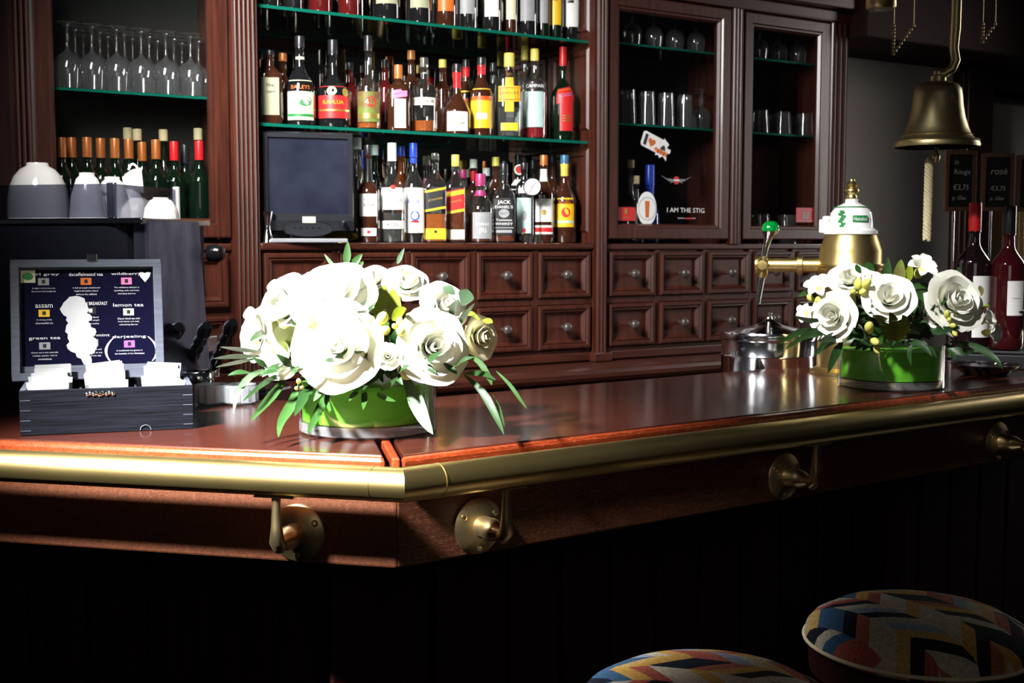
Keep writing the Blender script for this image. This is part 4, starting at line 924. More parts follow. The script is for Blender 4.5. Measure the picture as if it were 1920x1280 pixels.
# glass dishes behind the bar between machine and flowers
p = at(452, 700, 2.70)
dt = thing('drip_grid', 'shiny slatted chrome drip grid behind the bar left of the flowers', 'drip tray', (p.x, p.y, .9305), aM)
zc_ = at(452, 716, 2.70).z-.9305
MB().box(-.075, .09, -.06, .07, 0, zc_-.012).build('tray', CHROME, dt, .006)
for i in range(11): MB().box(-.072, .087, -.058+i*.0115, -.052+i*.0115, zc_-.012, zc_-.006).build('slat', CHROME, dt)
CUTG = MB()
for i in range(12):
    a_ = 2*PI*i/12; CUTG.box(.030*math.cos(a_)-.006, .030*math.cos(a_)+.006, .030*math.sin(a_)-.006, .030*math.sin(a_)+.006, .006, .034)
CUTG.lathe([(.026, 0), (.033, .004), (.034, .038), (.030, .038), (.028, .008), (0, .006)], 12)
p = onz(405, 745, ZT); CRYS = thin_glass('cut_crystal', (.9, .93, .95), 3.0, .08, haze=.22)
cg = CUTG.mesh('cut_glass_dish', CRYS)
for i, (x, y) in enumerate(((398, 757), (448, 757))):
    p = onz(x, y, ZT); tag(link('cut_glass_dish', cg, loc=(p.x, p.y, ZT+.0005), scale=1.05), ['cut glass dish on the bar nearer the tea box', 'cut glass dish on the bar half hidden by the corner bouquet'][i], 'dish', 'cut glass dishes')

# ------------------------------------------------------------------ flowers
def petal_mesh(name, r, h, open_, wd, m):
    # a petal hugging a bulb of radius r, leaning out by open_ towards its rim
    def fn(u, v):
        a = (2*u-1)*wd*(math.sin(PI*min(1, .12+.60*v))**.7)
        rim = 1-.10*(2*u-1)**2*v
        rr = r*(.25+.75*math.sin(min(1, v*1.15)*PI/2)) + open_*r*v**2.6
        rr += r*.05*math.sin(u*9+v*4)*v
        zz = h*v*rim - open_*h*.35*v**4
        return Vector((rr*math.cos(a), rr*math.sin(a), zz))
    return MB().grid(fn, 8, 7).mesh(name, m, recalc=False)
def petal_set(m, tag_):
    return [petal_mesh('petal', .16, .95, .0, 1.5, m), petal_mesh('petal', .30, .98, .12, 1.15, m), petal_mesh('petal', .46, .95, .30, 1.0, m), petal_mesh('petal', .62, .85, .50, .95, m), petal_mesh('petal', .74, .70, .75, .85, m)]
PW, PC = petal_set(PETAL, 'w'), petal_set(PETALC, 'c')
SEP = MB().lathe([(0, -.25), (.10, -.22), (.28, -.05), (.34, .10), (.25, .08), (0, 0)], 12).mesh('calyx', LEAF)
def orient(o, axis, spin=0):
    o.rotation_mode = 'QUATERNION'; o.rotation_quaternion = Vector(axis).to_track_quat('Z', 'X') @ Matrix.Rotation(spin, 4, 'Z').to_quaternion()
def rose(center, axis, R, label, group, pset=PW, full=1.0, spin=None, tight=1.0):
    axis = Vector(axis).normalized()
    root = thing('rose', label, 'flower', Vector(center)-axis*R*.45, 0, group); orient(root, axis, spin if spin is not None else random.uniform(0, 6))
    root.scale = (R,)*3
    cnt = (3, 4, 5, 5, 6)
    for li, n in enumerate(cnt):
        if li == 4 and full < .8: continue
        for i in range(n):
            o = link('petal', pset[li], root, rot=(random.uniform(-.05, .05), random.uniform(-.06, .06)*1, 2*PI*i/n+li*.7+random.uniform(-.12, .12)), loc=(0, 0, -.03*li))
            sc = random.uniform(.95, 1.06); o.scale = (sc*tight, sc*tight, sc*random.uniform(.94, 1.05))
    link('calyx', SEP, root)
    return root
def leaf_grid(pts, width, up, fold=.25, peak=.4):
    pts = [Vector(p) for p in pts]; n = len(pts)-1; mb = MB()
    N_ = max(8, n*3)
    def pos(t):
        x = t*n; i = min(int(x), n-1); f = x-i
        p0, p1, p2, p3 = pts[max(i-1, 0)], pts[i], pts[i+1], pts[min(i+2, n)]
        return .5*((2*p1)+(p2-p0)*f+(2*p0-5*p1+4*p2-p3)*f*f+(3*p1-p0-3*p2+p3)*f**3)
    V = []
    for i in range(N_+1):
        t = i/N_; p = pos(t); tg = (pos(min(1, t+.02))-pos(max(0, t-.02))).normalized()
        sd = tg.cross(up); sd = sd.normalized() if sd.length > 1e-4 else tg.orthogonal().normalized(); nn = sd.cross(tg).normalized()
        e = peak; w = width*((t/e)**.75 if t < e else (max(0, 1-((t-e)/(1-e))**1.7)))+.0003
        V += [p-sd*w+nn*w*fold, p, p+sd*w+nn*w*fold]
    return mb.add(V, [(3*i+j, 3*i+j+1, 3*i+4+j, 3*i+3+j) for i in range(N_) for j in range(2)], 0, True)
def leaf(pix, d0, d1, wpx, m, label, group, fold=.25, peak=.4, name='leaf'):
    # a single long leaf traced as pixels, running from depth d0 to depth d1
    n = len(pix)-1; pts = [at(x, y, d0+(d1-d0)*i/n) for i, (x, y) in enumerate(pix)]
    base = pts[0].copy(); me = leaf_grid([p-base for p in pts], wpx/2*(d0+d1)/2/F, -FW, fold, peak).mesh(name, m, recalc=False)
    o = link(name, me, loc=base); return tag(o, label, 'leaf', group)
LEAFM = {}
def small_leaf(m, l=1.0, w=.28, curl=.12):
    k_ = (m.name, w, curl)
    if k_ not in LEAFM: LEAFM[k_] = leaf_grid([(0, 0, 0), (.33*l, 0, curl*.8), (.66*l, 0, curl), (l, 0, curl*.4)], w, Vector((0, 0, 1)), .22, .42).mesh('leaf', m, recalc=False)
    return LEAFM[k_]
def sprig(base, tip, n, ll, m, label, group, w=.22, name='foliage_sprig', arch=.2, spread=.8):
    base, tip = Vector(base), Vector(tip); root = thing(name, label, 'foliage', base, 0, group)
    v = tip-base; L_ = v.length; side = v.cross(FW).normalized()
    pts = [v*t+Vector((0, 0, arch*L_*math.sin(PI*t)*.5)) for t in [i/6 for i in range(7)]]
    MB().tube(pts, [.0016, .0015, .0014, .0013, .0012, .001, .0007], 5).build('stem', LEAF, root)
    me = small_leaf(m, 1, w)
    for i in range(n):
        t = .3+.7*i/max(1, n-1); p = v*t+Vector((0, 0, arch*L_*math.sin(PI*t)*.5)); sg = 1 if i % 2 else -1
        dr = (v.normalized()*(1.1 if i < n-1 else 3)+side*sg*spread+Vector((random.uniform(-.3, .3), random.uniform(-.3, .3), random.uniform(-.1, .3)))).normalized()
        o = link('leaf', me, root, loc=p); xa = dr; za = (-FW+Vector((0, 0, .8))+side*random.uniform(-.5, .5)); za = (za-xa*za.dot(xa)).normalized(); ya = za.cross(xa)
        o.rotation_mode = 'QUATERNION'; o.rotation_quaternion = Matrix((xa, ya, za)).transposed().to_quaternion(); o.scale = (ll*random.uniform(.8, 1.1),)*3
    return root
BUDM = MB().lathe([(0, -.5), (.16, -.42), (.34, -.1), (.36, .15), (.26, .38), (.10, .5), (0, .52)], 12).mesh('bud', BUD)
BUDW = MB().lathe([(0, -.5), (.16, -.42), (.34, -.1), (.38, .15), (.28, .38), (.12, .5), (0, .52)], 12).mesh('bud', PETAL)
def budspray(pxs, d, rpx, label, group, me=BUDM, base=None):
    c = at(*pxs[0][:2], d+.02) if base is None else at(*base, d+.04)
    root = thing('freesia', label, 'flower', c, 0, group); s = MB()
    for i, q_ in enumerate(pxs):
        p = at(q_[0], q_[1], d+random.uniform(-.015, .015))-c; r = (q_[2] if len(q_) > 2 else rpx)*d/F
        o = link('bud', me if len(q_) < 4 else q_[3], root, loc=p); ax = (p+Vector((0, 0, .02))).normalized() if p.length > 1e-5 else Vector((0, 0, 1)); orient(o, ax, i); o.scale = (r*2.1, r*2.1, r*2.6)
        s.tube([(0, 0, 0), tuple(p*.5+Vector((0, 0, -.004))), tuple(p)], .0012, 5)
    s.build('stem', LEAF, root)
    return root
def freesia_bloom(px, py, d, rpx, axis, label, group):
    R = rpx*d/F; c = at(px, py, d)
    root = thing('freesia', label, 'flower', c, 0, group); orient(root, axis, random.uniform(0, 3)); root.scale = (R,)*3
    me = OPENP
    for i in range(6): o = link('petal', me, root, rot=(0, 0, PI/3*i), scale=1.0 if i % 2 else .9)
    link('throat', BUDM, root, loc=(0, 0, -.35), scale=.8)
OPENP = leaf_grid([(.08, 0, -.5), (.30, 0, .05), (.65, 0, .42), (1.0, 0, .35)], .38, Vector((0, 0, 1)), .35, .55).mesh('petal', PETAL, recalc=False)
def round_leaf(px, py, d, rpx, axis, m, label, group, spin=0):
    R = rpx*d/F
    me = leaf_grid([(-R, 0, 0), (-R*.3, 0, R*.12), (R*.4, 0, R*.12), (R, 0, 0)], R*.8, Vector((0, 0, 1)), .12, .5).mesh('leaf', m, recalc=False)
    o = link('eucalyptus_leaf', me, loc=at(px, py, d)); orient(o, axis, spin); return tag(o, label, 'leaf', group)
VASE_R = .118
def vase(cx, cy, h, label):
    v = thing('glass_vase', label, 'vase', (cx, cy, ZT+.0005))
    MB().lathe([(VASE_R-.004, .020), (VASE_R, .020), (VASE_R, h), (VASE_R-.004, h)], 56, close=True).build('glass_wall', GVASE, v)
    MB().lathe([(0, .0), (VASE_R-.006, 0), (VASE_R, .004), (VASE_R, .0195), (0, .0195)], 56).build('glass_base', GBASE, v)
    MB().lathe([(VASE_R-.0055, .0215), (VASE_R-.0052, h-.012)], 56).build('leaf_lining', LINING, v)
    MB().lathe([(0, .022), (VASE_R-.008, .022), (VASE_R-.008, h-.02), (0, h-.018)], 32).build('floral_foam', mat('wet_foam', (.02, .07, .015), .8), v)
    return v
cV1 = onz(686, 803, ZT)
vase(.940, 1.905, .098, 'low round glass vase lined with green leaf at the bar corner')
vase(2.231, 1.855, .098, 'low round glass vase lined with green leaf near the beer tap')
def toC(ax=0, up_=0): return (-FW+RT*ax+Vector((0, 0, up_))).normalized()
# hidden bulk of dark green foliage filling each bouquet
def filler(cx, cy, rad, n, label, group):
    for i in range(n):
        a_ = 2*PI*i/n+random.uniform(-.2, .2); e_ = random.uniform(.15, .9)
        b_ = Vector((cx, cy, ZT+.09)); t_ = b_+Vector((math.cos(a_)*math.cos(e_), math.sin(a_)*math.cos(e_), math.sin(e_)*.75))*rad*random.uniform(.75, 1.0)
        sprig(b_, t_, 6, .050, LEAFD if i % 2 else LEAF, label, group, .20)
GL = 'foliage in the large corner bouquet'; GR = 'foliage in the bouquet by the tap'
filler(.94, 1.905, .165, 20, 'dark green leafy sprig between the roses of the corner bouquet', GL)
filler(2.231, 1.855, .165, 20, 'dark green leafy sprig between the roses of the bouquet by the tap', GR)
G = 'white roses in the corner bouquet'
for x, y, r, d, ax, u_, lb in (
    (632, 648, 76, 1.955, -.1, .25, 'largest white rose, lower centre of the corner bouquet'), (813, 650, 63, 1.975, .45, .15, 'big white rose at the lower right of the corner bouquet'),
    (528, 662, 46, 2.00, -.6, .15, 'white rose at the lower left of the corner bouquet'), (622, 548, 72, 2.04, -.15, .9, 'big white rose at the top left of the corner bouquet'),
    (762, 528, 38, 2.13, .3, .9, 'white rose at the top right of the corner bouquet'), (703, 522, 30, 2.16, .0, 1.1, 'small white rose at the top centre of the corner bouquet'),
    (528, 575, 58, 2.08, -.7, .5, 'white rose at the upper left of the corner bouquet'), (478, 625, 44, 2.08, -1.1, .2, 'outermost white rose on the left of the corner bouquet'),
    (833, 572, 44, 2.08, .7, .6, 'white rose at the upper right of the corner bouquet'), (903, 632, 38, 2.08, 1.2, .1, 'outermost creamy rose on the right of the corner bouquet'), (690, 575, 44, 2.12, .1, .9, 'white rose in the middle of the corner bouquet')):
    rose(at(x, y, d), toC(ax, u_), r*d/F*.90, lb, G, PC if 'creamy' in lb else PW)
rose(at(727, 668, 1.955), toC(.15, .2), 27*1.955/F, 'small half closed greenish white ranunculus in the corner bouquet', G, PW, .5, tight=1.05)
rose(at(765, 690, 1.99), toC(.1, -.2), 22*1.99/F, 'small creamy bloom low between the two big roses', G, PC, .5)
budspray([(695, 608, 15), (716, 598, 14), (718, 620, 14), (700, 632, 11), (709, 640, 8)], 1.97, 13, 'cluster of pale yellow buds in the middle of the corner bouquet', G)
budspray([(750, 605, 10), (764, 597, 9), (752, 622, 12), (740, 612, 7), (770, 612, 9)], 1.97, 10, 'pale buds beside the big right rose of the corner bouquet', G)
budspray([(566, 548, 12, BUDW), (558, 530, 10, BUDW), (572, 565, 10, BUDW)], 2.10, 10, 'white buds at the upper left of the corner bouquet', G)
budspray([(560, 715, 6), (566, 726, 5), (556, 728, 5)], 1.95, 6, 'tiny green buds hanging over the vase rim of the corner bouquet', G)
for x, y, r, ax, u_, m, sp_, lb in ((516, 540, 19, -.2, .4, LEAFP, .3, 'pale round eucalyptus leaf at the upper left of the corner bouquet'), (872, 558, 20, .5, .6, LEAFP, -.5, 'pale round eucalyptus leaf at the upper right of the corner bouquet'), (842, 545, 14, .3, .8, LEAFP, .8, 'small pale eucalyptus leaf near the upper right rose'), (470, 590, 18, -.5, .3, LEAFP, .5, 'pale leaf on the left side of the corner bouquet'), (505, 555, 12, -.5, .3, LEAFP, 1.3, 'small pale eucalyptus leaf at the far left of the corner bouquet')):
    round_leaf(x, y, 2.06, r, toC(ax, u_), m, lb, GL, sp_)
for pix, w_, m, lb in (
    ([(570, 690), (548, 640), (526, 612), (522, 605)], 46, LEAFY, 'broad yellow green leaf left of the largest rose'),
    ([(560, 600), (575, 598), (592, 612)], 26, LEAFY, 'short yellow green leaf above the broad leaf'),
    ([(700, 590), (715, 560), (722, 535)], 34, LEAFY, 'green leaf beneath the top right roses'),
    ([(735, 600), (738, 570), (737, 540)], 30, LEAFY, 'yellow green upright leaf in the middle of the corner bouquet'),
    ([(735, 600), (750, 585), (762, 578)], 22, LEAFY, 'yellowish leaf tip beside the pale buds'),
    ([(648, 500), (651, 478), (652, 452)], 15, LEAF, 'upright green leaf on top of the corner bouquet'),
    ([(660, 500), (668, 488), (679, 476)], 14, LEAF, 'leaf on top of the corner bouquet leaning right'),
    ([(665, 505), (675, 496), (681, 490)], 10, LEAF, 'small leaf under the leaning top leaf'),
    ([(632, 505), (620, 492), (608, 476)], 7, LEAFP, 'slim pale leaf at the top left of the corner bouquet'),
    ([(745, 495), (750, 482), (758, 465)], 9, LEAFP, 'slim leaf above the top right roses'),
    ([(815, 545), (816, 535), (815, 527)], 8, LEAF, 'tiny green leaf tip at the right of the bouquet top'),
    ([(500, 640), (490, 625), (468, 640)], 16, LEAF, 'green leaf across the left roses'),
    ([(495, 660), (450, 655), (412, 650)], 8, LEAFD, 'thin dark leaf reaching far left'),
    ([(490, 668), (440, 668), (400, 672)], 9, LEAF, 'thin blade reaching far left over the drip grid'),
    ([(480, 672), (440, 680), (405, 688)], 7, LEAF, 'thin lower blade reaching left'),
    ([(510, 690), (470, 705), (445, 740), (438, 775)], 13, LEAFP, 'long drooping blade at the far left'),
    ([(540, 700), (520, 730), (490, 765), (470, 790)], 17, LEAF, 'long drooping leaf touching the bar on the left'),
    ([(545, 695), (500, 715), (455, 752)], 10, LEAFD, 'narrow dark drooping leaf on the left'),
    ([(560, 712), (548, 755), (528, 790), (522, 820)], 20, LEAF, 'broad pointed leaf hanging to the bar left of the vase'),
    ([(585, 720), (570, 745), (552, 780)], 22, LEAFD, 'broad leaf hanging over the left vase rim'),
    ([(612, 735), (596, 775), (576, 815)], 17, LEAF, 'long leaf hanging down the front of the vase'),
    ([(604, 715), (600, 735), (588, 752)], 15, LEAFP, 'pale pointed leaf on the front of the vase'),
    ([(616, 730), (614, 752), (621, 770)], 12, LEAF, 'small leaf pointing down beside the pale one'),
    ([(682, 728), (684, 748), (681, 768)], 13, LEAF, 'small pointed leaf at the vase centre'),
    ([(700, 735), (722, 745), (742, 752)], 10, LEAF, 'small leaf pointing right at the vase centre'),
    ([(708, 732), (728, 722), (746, 706)], 11, LEAF, 'upward pointing small leaf right of the vase centre'),
    ([(672, 730), (662, 742), (655, 752)], 11, LEAF, 'small leaf pointing down left on the vase'),
    ([(730, 690), (700, 710), (680, 730)], 12, LEAFD, 'dark leaf under the ranunculus'),
    ([(757, 700), (775, 740), (795, 785), (812, 814)], 30, LEAFP, 'wide pale blade hanging down the right front of the vase'),
    ([(868, 700), (905, 735), (930, 780), (945, 815)], 15, LEAFD, 'long dark blade drooping on the right'),
    ([(870, 660), (900, 680), (918, 710), (922, 722)], 11, LEAF, 'arching blade under the right outer rose'),
    ([(930, 695), (955, 720), (975, 748), (988, 766)], 7, LEAF, 'thin blade drooping furthest right'),
    ([(925, 740), (938, 770), (946, 800)], 5, LEAFD, 'thin blade tip hanging right'),
    ([(870, 700), (905, 700), (930, 712)], 10, LEAFD, 'dark short leaf behind the right rose'),
    ([(860, 610), (872, 590), (890, 568)], 10, LEAF, 'slim leaf sticking up at the right of the bouquet'),
    ([(845, 600), (850, 575), (862, 562)], 13, LEAF, 'green leaf between the right roses'),
    ([(870, 590), (885, 588), (900, 600)], 9, LEAFY, 'yellow tipped leaf above the outer right rose'),
    ([(905, 600), (918, 602), (924, 605)], 11, LEAFY, 'small ochre leaf at the far right edge of the bouquet'),
    ([(690, 560), (672, 578), (660, 592)], 8, LEAFD, 'dark fern tip between the upper roses'),
    ([(705, 565), (690, 582), (668, 585)], 7, LEAF, 'fern tip right of the big top rose')):
    tall = min(p_[1] for p_ in pix) < 560
    leaf(pix, 2.03 if not tall else 2.1, 1.93 if not tall else 2.1, w_, m, lb, GL)
# --- bouquet by the tap
G = 'white flowers in the bouquet by the tap'
for x, y, r, d, ax, u_, lb in ((1560, 592, 42, 2.58, -.75, .15, 'white rose at the lower left of the bouquet by the tap'), (1667, 556, 44, 2.58, -.15, .55, 'white rose at the centre of the bouquet by the tap'), (1792, 563, 52, 2.58, .3, .3, 'large white rose at the right of the bouquet by the tap'), (1755, 590, 22, 2.60, .0, .2, 'small white bloom between the centre and right roses by the tap'), (1593, 522, 34, 2.70, -.3, .9, 'white ruffled bloom at the upper left of the bouquet by the tap'), (1632, 528, 26, 2.70, -.1, .9, 'white bloom left of the upright leaf by the tap')):
    rose(at(x, y, d), toC(ax, u_), r*d/F*.90, lb, G)
for x, y, r, ax, u_, lb in ((1535, 540, 24, -.6, .8, 'open white freesia at the far left of the bouquet by the tap'), (1727, 505, 28, .2, .9, 'open white lily like bloom at the top of the bouquet by the tap'), (1848, 600, 20, .9, .3, 'open white freesia at the far right of the bouquet by the tap'), (1858, 625, 22, 1.0, -.2, 'drooping white freesia at the lower right of the bouquet by the tap'), (1512, 588, 18, -.9, .4, 'small white freesia at the left edge of the bouquet by the tap')):
    freesia_bloom(x, y, 2.62, r*1.15, toC(ax, u_), lb, G)
budspray([(1609, 535, 11), (1624, 532, 11), (1617, 548, 9), (1600, 548, 8)], 2.60, 11, 'pale yellow buds between the left roses by the tap', G)
budspray([(1630, 615, 12), (1640, 640, 10), (1644, 655, 8)], 2.54, 10, 'yellow green buds hanging over the vase front by the tap', G)
budspray([(1776, 590, 8), (1786, 610, 7), (1790, 625, 6), (1780, 600, 6)], 2.54, 7, 'yellow green buds below the large right rose by the tap', G)
budspray([(1535, 565, 10), (1520, 560, 8), (1545, 572, 8)], 2.62, 8, 'yellow buds above the lower left rose by the tap', G)
for pix, w_, m, lb in (
    ([(1690, 535), (1686, 512), (1690, 486)], 24, MAROON, 'maroon bud leaf at the top of the bouquet by the tap'),
    ([(1700, 535), (1704, 512), (1708, 492)], 16, LEAFY, 'yellow green bud leaf beside the maroon one'),
    ([(1668, 535), (1664, 512), (1665, 482)], 17, LEAF, 'upright green leaf at the top of the bouquet by the tap'),
    ([(1640, 508), (1628, 498), (1614, 498)], 13, LEAF, 'short leaf at the top left of the bouquet by the tap'),
    ([(1615, 512), (1608, 503), (1605, 495)], 11, LEAF, 'small leaf tip at the top left by the tap'),
    ([(1672, 640), (1660, 610), (1640, 590)], 26, LEAFY, 'broad green leaf below the centre rose by the tap'),
    ([(1680, 640), (1676, 610), (1668, 585)], 26, MAROON, 'bronze leaf below the centre rose by the tap'),
    ([(1682, 640), (1695, 610), (1692, 590)], 24, LEAFY, 'second broad green leaf below the centre rose by the tap'),
    ([(1690, 545), (1725, 535), (1752, 540)], 12, LEAF, 'dark leaf right of the centre rose by the tap'),
    ([(1700, 560), (1730, 555), (1755, 560)], 22, LEAF, 'broad leaf between centre and right roses by the tap'),
    ([(1535, 560), (1515, 548), (1495, 556)], 12, LEAF, 'leaf at the far left of the bouquet by the tap'),
    ([(1545, 600), (1515, 600), (1488, 592)], 9, LEAFD, 'thin leaf reaching left past the pot lid'),
    ([(1550, 620), (1500, 622), (1460, 645)], 13, LEAF, 'long blade reaching left over the steel pot'),
    ([(1555, 625), (1510, 630), (1472, 655)], 11, LEAF, 'second long blade reaching left over the steel pot'),
    ([(1590, 628), (1555, 640), (1524, 668)], 16, LEAF, 'drooping leaf left of the vase by the tap'),
    ([(1580, 640), (1565, 665), (1552, 700)], 17, LEAFD, 'leaf hanging down left of the vase by the tap'),
    ([(1600, 625), (1560, 632), (1535, 640)], 18, LEAFD, 'wide leaf under the lower left rose by the tap'),
    ([(1700, 640), (1725, 645), (1748, 668)], 13, LEAFD, 'leaf over the vase front right by the tap'),
    ([(1712, 645), (1704, 660), (1708, 685)], 10, LEAF, 'narrow leaf hanging on the vase front by the tap'),
    ([(1730, 650), (1745, 655), (1757, 672)], 9, LEAFD, 'small dark leaf at the right vase rim by the tap'),
    ([(1780, 640), (1830, 650), (1865, 672), (1880, 692)], 14, LEAF, 'long blade drooping right by the tap'),
    ([(1770, 645), (1805, 660), (1828, 655)], 15, LEAFD, 'dark leaf right of the vase by the tap'),
    ([(1775, 650), (1785, 665), (1794, 676)], 9, LEAF, 'small leaf tip right of the vase by the tap'),
    ([(1800, 520), (1798, 510), (1796, 500)], 10, LEAF, 'small leaf tip above the right rose by the tap'),
    ([(1840, 580), (1850, 570), (1858, 572)], 14, LEAFY, 'ochre leaf at the right of the large rose by the tap'),
    ([(1830, 560), (1838, 545), (1836, 535)], 13, MAROON, 'bronze leaf behind the large right rose by the tap'),
    ([(1745, 615), (1760, 620), (1800, 612)], 16, LEAFD, 'dark leaf below the right rose by the tap')):
    leaf(pix, 2.64 if min(p_[1] for p_ in pix) < 560 else 2.60, 2.64 if min(p_[1] for p_ in pix) < 560 else 2.54, w_, m, lb, GR)
for i in range(10):
    x = 1600+i*20; sprig(at(1680, 628, 2.67), at(x, 605+random.uniform(-25, 5), 2.58), 6, .035, LEAFD, 'dark feathery sprig filling the front of the bouquet by the tap', 'feathery sprigs by the tap', .16)
for i in range(8):
    x = 470+i*55; sprig(at(690, 700, 2.06), at(x, 690+random.uniform(-12, 15), 1.97), 6, .040, LEAFD, 'dark feathery sprig around the rim of the corner bouquet', 'feathery sprigs round the corner bouquet', .16)

# ------------------------------------------------------------------ beer tower and steel pot
dT = 3.06; pT = at(1592, 600, dT); kT = dT/F
def zpx(x, y, d): return at(x, y, d).z
def prof(rows, x, d, z0): return [(r*d/F, zpx(x, y, d)-z0) for r, y in rows]
tw_ = thing('beer_tower', 'brass beer tower with white ceramic dome and tap beside the second bouquet', 'beer tap', (pT.x, pT.y, ZT+.0005), face(pT))
z0 = ZT+.0005
MB().lathe([(70*kT, 0), (70*kT, .008), (58*kT, .016)]+prof([(57, 640), (57, 515), (60, 510), (60, 500), (57, 496), (57, 470), (52, 455), (47, 442), (47, 436)], 1592, dT, z0), 40).build('column', BRASS, tw_)
MB().lathe(prof([(61, 502), (62, 498), (61, 494)], 1592, dT, z0), 40).build('column_ring', BRASS, tw_)
dome = MB().lathe(prof([(46, 441), (50, 439), (50, 433), (45, 431), (41, 426), (40, 412), (38, 400), (30, 389), (18, 383), (12, 380), (12, 374), (0, 373)], 1592, dT, z0), 40).build('ceramic_dome', PORC, tw_)
for r_, y_ in ((46.0, 434), (31.5, 389)): MB().lathe(prof([(r_, y_+1), (r_+.7, y_), (r_, y_-1)], 1592, dT, z0), 40).build('green_line', GRNP, dome)
# ear on the left of the dome
e0 = prof([(0, 437), (0, 405)], 1592, dT, z0)
MB().box(-.012, .012, -58*kT, -40*kT, e0[0][1], e0[1][1]-.008).box(-.012, .012, -52*kT, -38*kT, e0[1][1]-.010, e0[1][1]).build('dome_ear', PORC, tw_, .004)
def cylwrap(mb, st, R_, a0, zc, w_, h_, m=0):
    v, f, tw2, th2 = txt(st); k_ = w_/tw2; kh = h_/th2
    mb.add([((R_)*math.cos(a0+x*k_/R_), (R_)*math.sin(a0+x*k_/R_), zc+y*kh) for x, y in v], f, m)
zb_ = zpx(1592, 411, dT)-z0; Rb = 41.6*kT
b = MB().grid(lambda u, v: Vector((Rb*math.cos(.42+(u-.5)*.72), Rb*math.sin(.42+(u-.5)*.72), zb_+(v-.5)*12*kT)), 8, 1).build('name_plate', GRNP, dome)
m2 = MB(); cylwrap(m2, 'Heineken', Rb+.0006, .42, zb_, .62*Rb, 7*kT); m2.build('lettering', WHTP, dome, recalc=False)
m2 = MB()
for i in range(7): 
    a_ = -.42+.08*math.sin(i*2.1); zz = zb_+(i-3)*4.5*kT
    m2.grid(lambda u, v: Vector(((Rb-.0002)*math.cos(a_+(u-.5)*.22), (Rb-.0002)*math.sin(a_+(u-.5)*.22), zz+(v-.5)*4.2*kT)), 4, 1)
m2.build('hop_emblem', GRNP, dome)
MB().lathe(prof([(9, 374), (10, 370), (8, 366), (13, 361), (13, 356), (8, 352), (11, 347), (8, 343), (5, 340), (5, 337), (0, 335)], 1597, dT, z0), 20).build('finial', BRASS, tw_)
zA = zpx(1500, 497, dT)-z0
MB().lathe([(14*kT, -50*kT), (14*kT, -86*kT), (19*kT, -87*kT), (19*kT, -96*kT), (14*kT, -97*kT), (13*kT, -150*kT), (17*kT, -152*kT), (17*kT, -174*kT), (0, -175*kT)], 20, 0, (0, 0, zA), ax='Y').build('tap_arm', BRASS, tw_)
yv = -160*kT
MB().lathe([(11*kT, .0), (12*kT, .012), (9*kT, .019), (0, .02)], 18, 0, (.010, yv, zA), ax='X').build('valve_cap', BRASS, tw_)
MB().tube([(0, yv, zA-12*kT), (0, yv-2*kT, zA-24*kT)], [11*kT, 8*kT], 16).build('spout_nut', BRASS, tw_)
MB().tube([(0, yv-1*kT, zA-22*kT), (0, yv-9*kT, zA-73*kT)], [5.5*kT, 5*kT], 14).build('spout', CHROME, tw_)
hd = MB().tube([(0, yv+1*kT, zA+14*kT), (0, yv+5*kT, zA+35*kT), (0, yv+9*kT, zA+52*kT), (0, yv+11*kT, zA+60*kT), (0, yv+13*kT, zA+68*kT)], [5*kT, 6*kT, 9*kT, 15*kT, 17*kT], 18).build('tap_handle', CHROME, tw_)
MB().lathe([(17*kT, -2*kT), (17.5*kT, 3*kT), (15*kT, 11*kT), (9*kT, 16*kT), (0, 18*kT)], 20, 0, (0, yv+13*kT, zA+66*kT)).build('handle_knob', GREENBALL, hd)
# pot
dP = 3.30; pP = at(1441, 660, dP); kP = dP/F; zP = .9305
pot = thing('steel_pot', 'round chrome lidded pot standing behind the bar under the tap', 'pot', (pP.x, pP.y, zP), face(pP))
zr = zpx(1441, 624, dP)-zP
MB().lathe([(84*kP, 0), (88*kP, .004), (88*kP, zr-.060), (89.5*kP, zr-.057), (88*kP, zr-.054), (88*kP, zr-.004)], 48).build('body', CHROME, pot)
lid_ = MB().lathe([(90*kP, zr-.016), (91*kP, zr-.012), (91*kP, zr), (89*kP, zr+.006), (60*kP, zr+.012), (30*kP, zr+.020), (16*kP, zr+.028), (9*kP, zr+.034), (6*kP, zr+.040), (5*kP, zr+.050), (6.5*kP, zr+.056), (0, zr+.058)], 48).build('lid', CHROME, pot)
# ------------------------------------------------------------------ bell
dB = 3.02; pB = at(1756, 270, dB); kB = dB/F; zb0 = zpx(1756, 275, dB)
bell = thing('ship_bell', 'brass ship bell with knotted rope hanging above the bar', 'bell', (pB.x, pB.y, zb0), face(pB))
rows = [(77, 276), (78, 272), (76, 266), (70, 264), (66, 258), (62, 254), (56, 240), (50, 222), (46, 200), (44, 180), (42, 168), (36, 160), (22, 155), (10, 154), (0, 153)]
inner = [(r-4, y+4) for r, y in rows[1:]][::-1]
MB().lathe([(0.0001 if r <= 0 else r*kB, zpx(1756, y, dB)-zb0) for r, y in rows]+[(max(r, 0)*kB, zpx(1756, y, dB)-zb0) for r, y in inner], 48).build('bell_body', BELLM, bell)
for r_, y_ in ((76.5, 265), (62.5, 254)): MB().lathe([(r_*kB, zpx(1756, y_+2, dB)-zb0), ((r_+1.5)*kB, zpx(1756, y_, dB)-zb0), (r_*kB-.0005, zpx(1756, y_-2, dB)-zb0)], 48).build('rim_band', BELLM, bell)
eng = MB(); zE = zpx(1756, 190, dB)-zb0; cylwrap(eng, 'HL', 46.4*kB, .55, zE, 24*kB, 15*kB); eng.build('engraving', mat('worn_engraving', (.40, .34, .22), .6), bell, recalc=False)
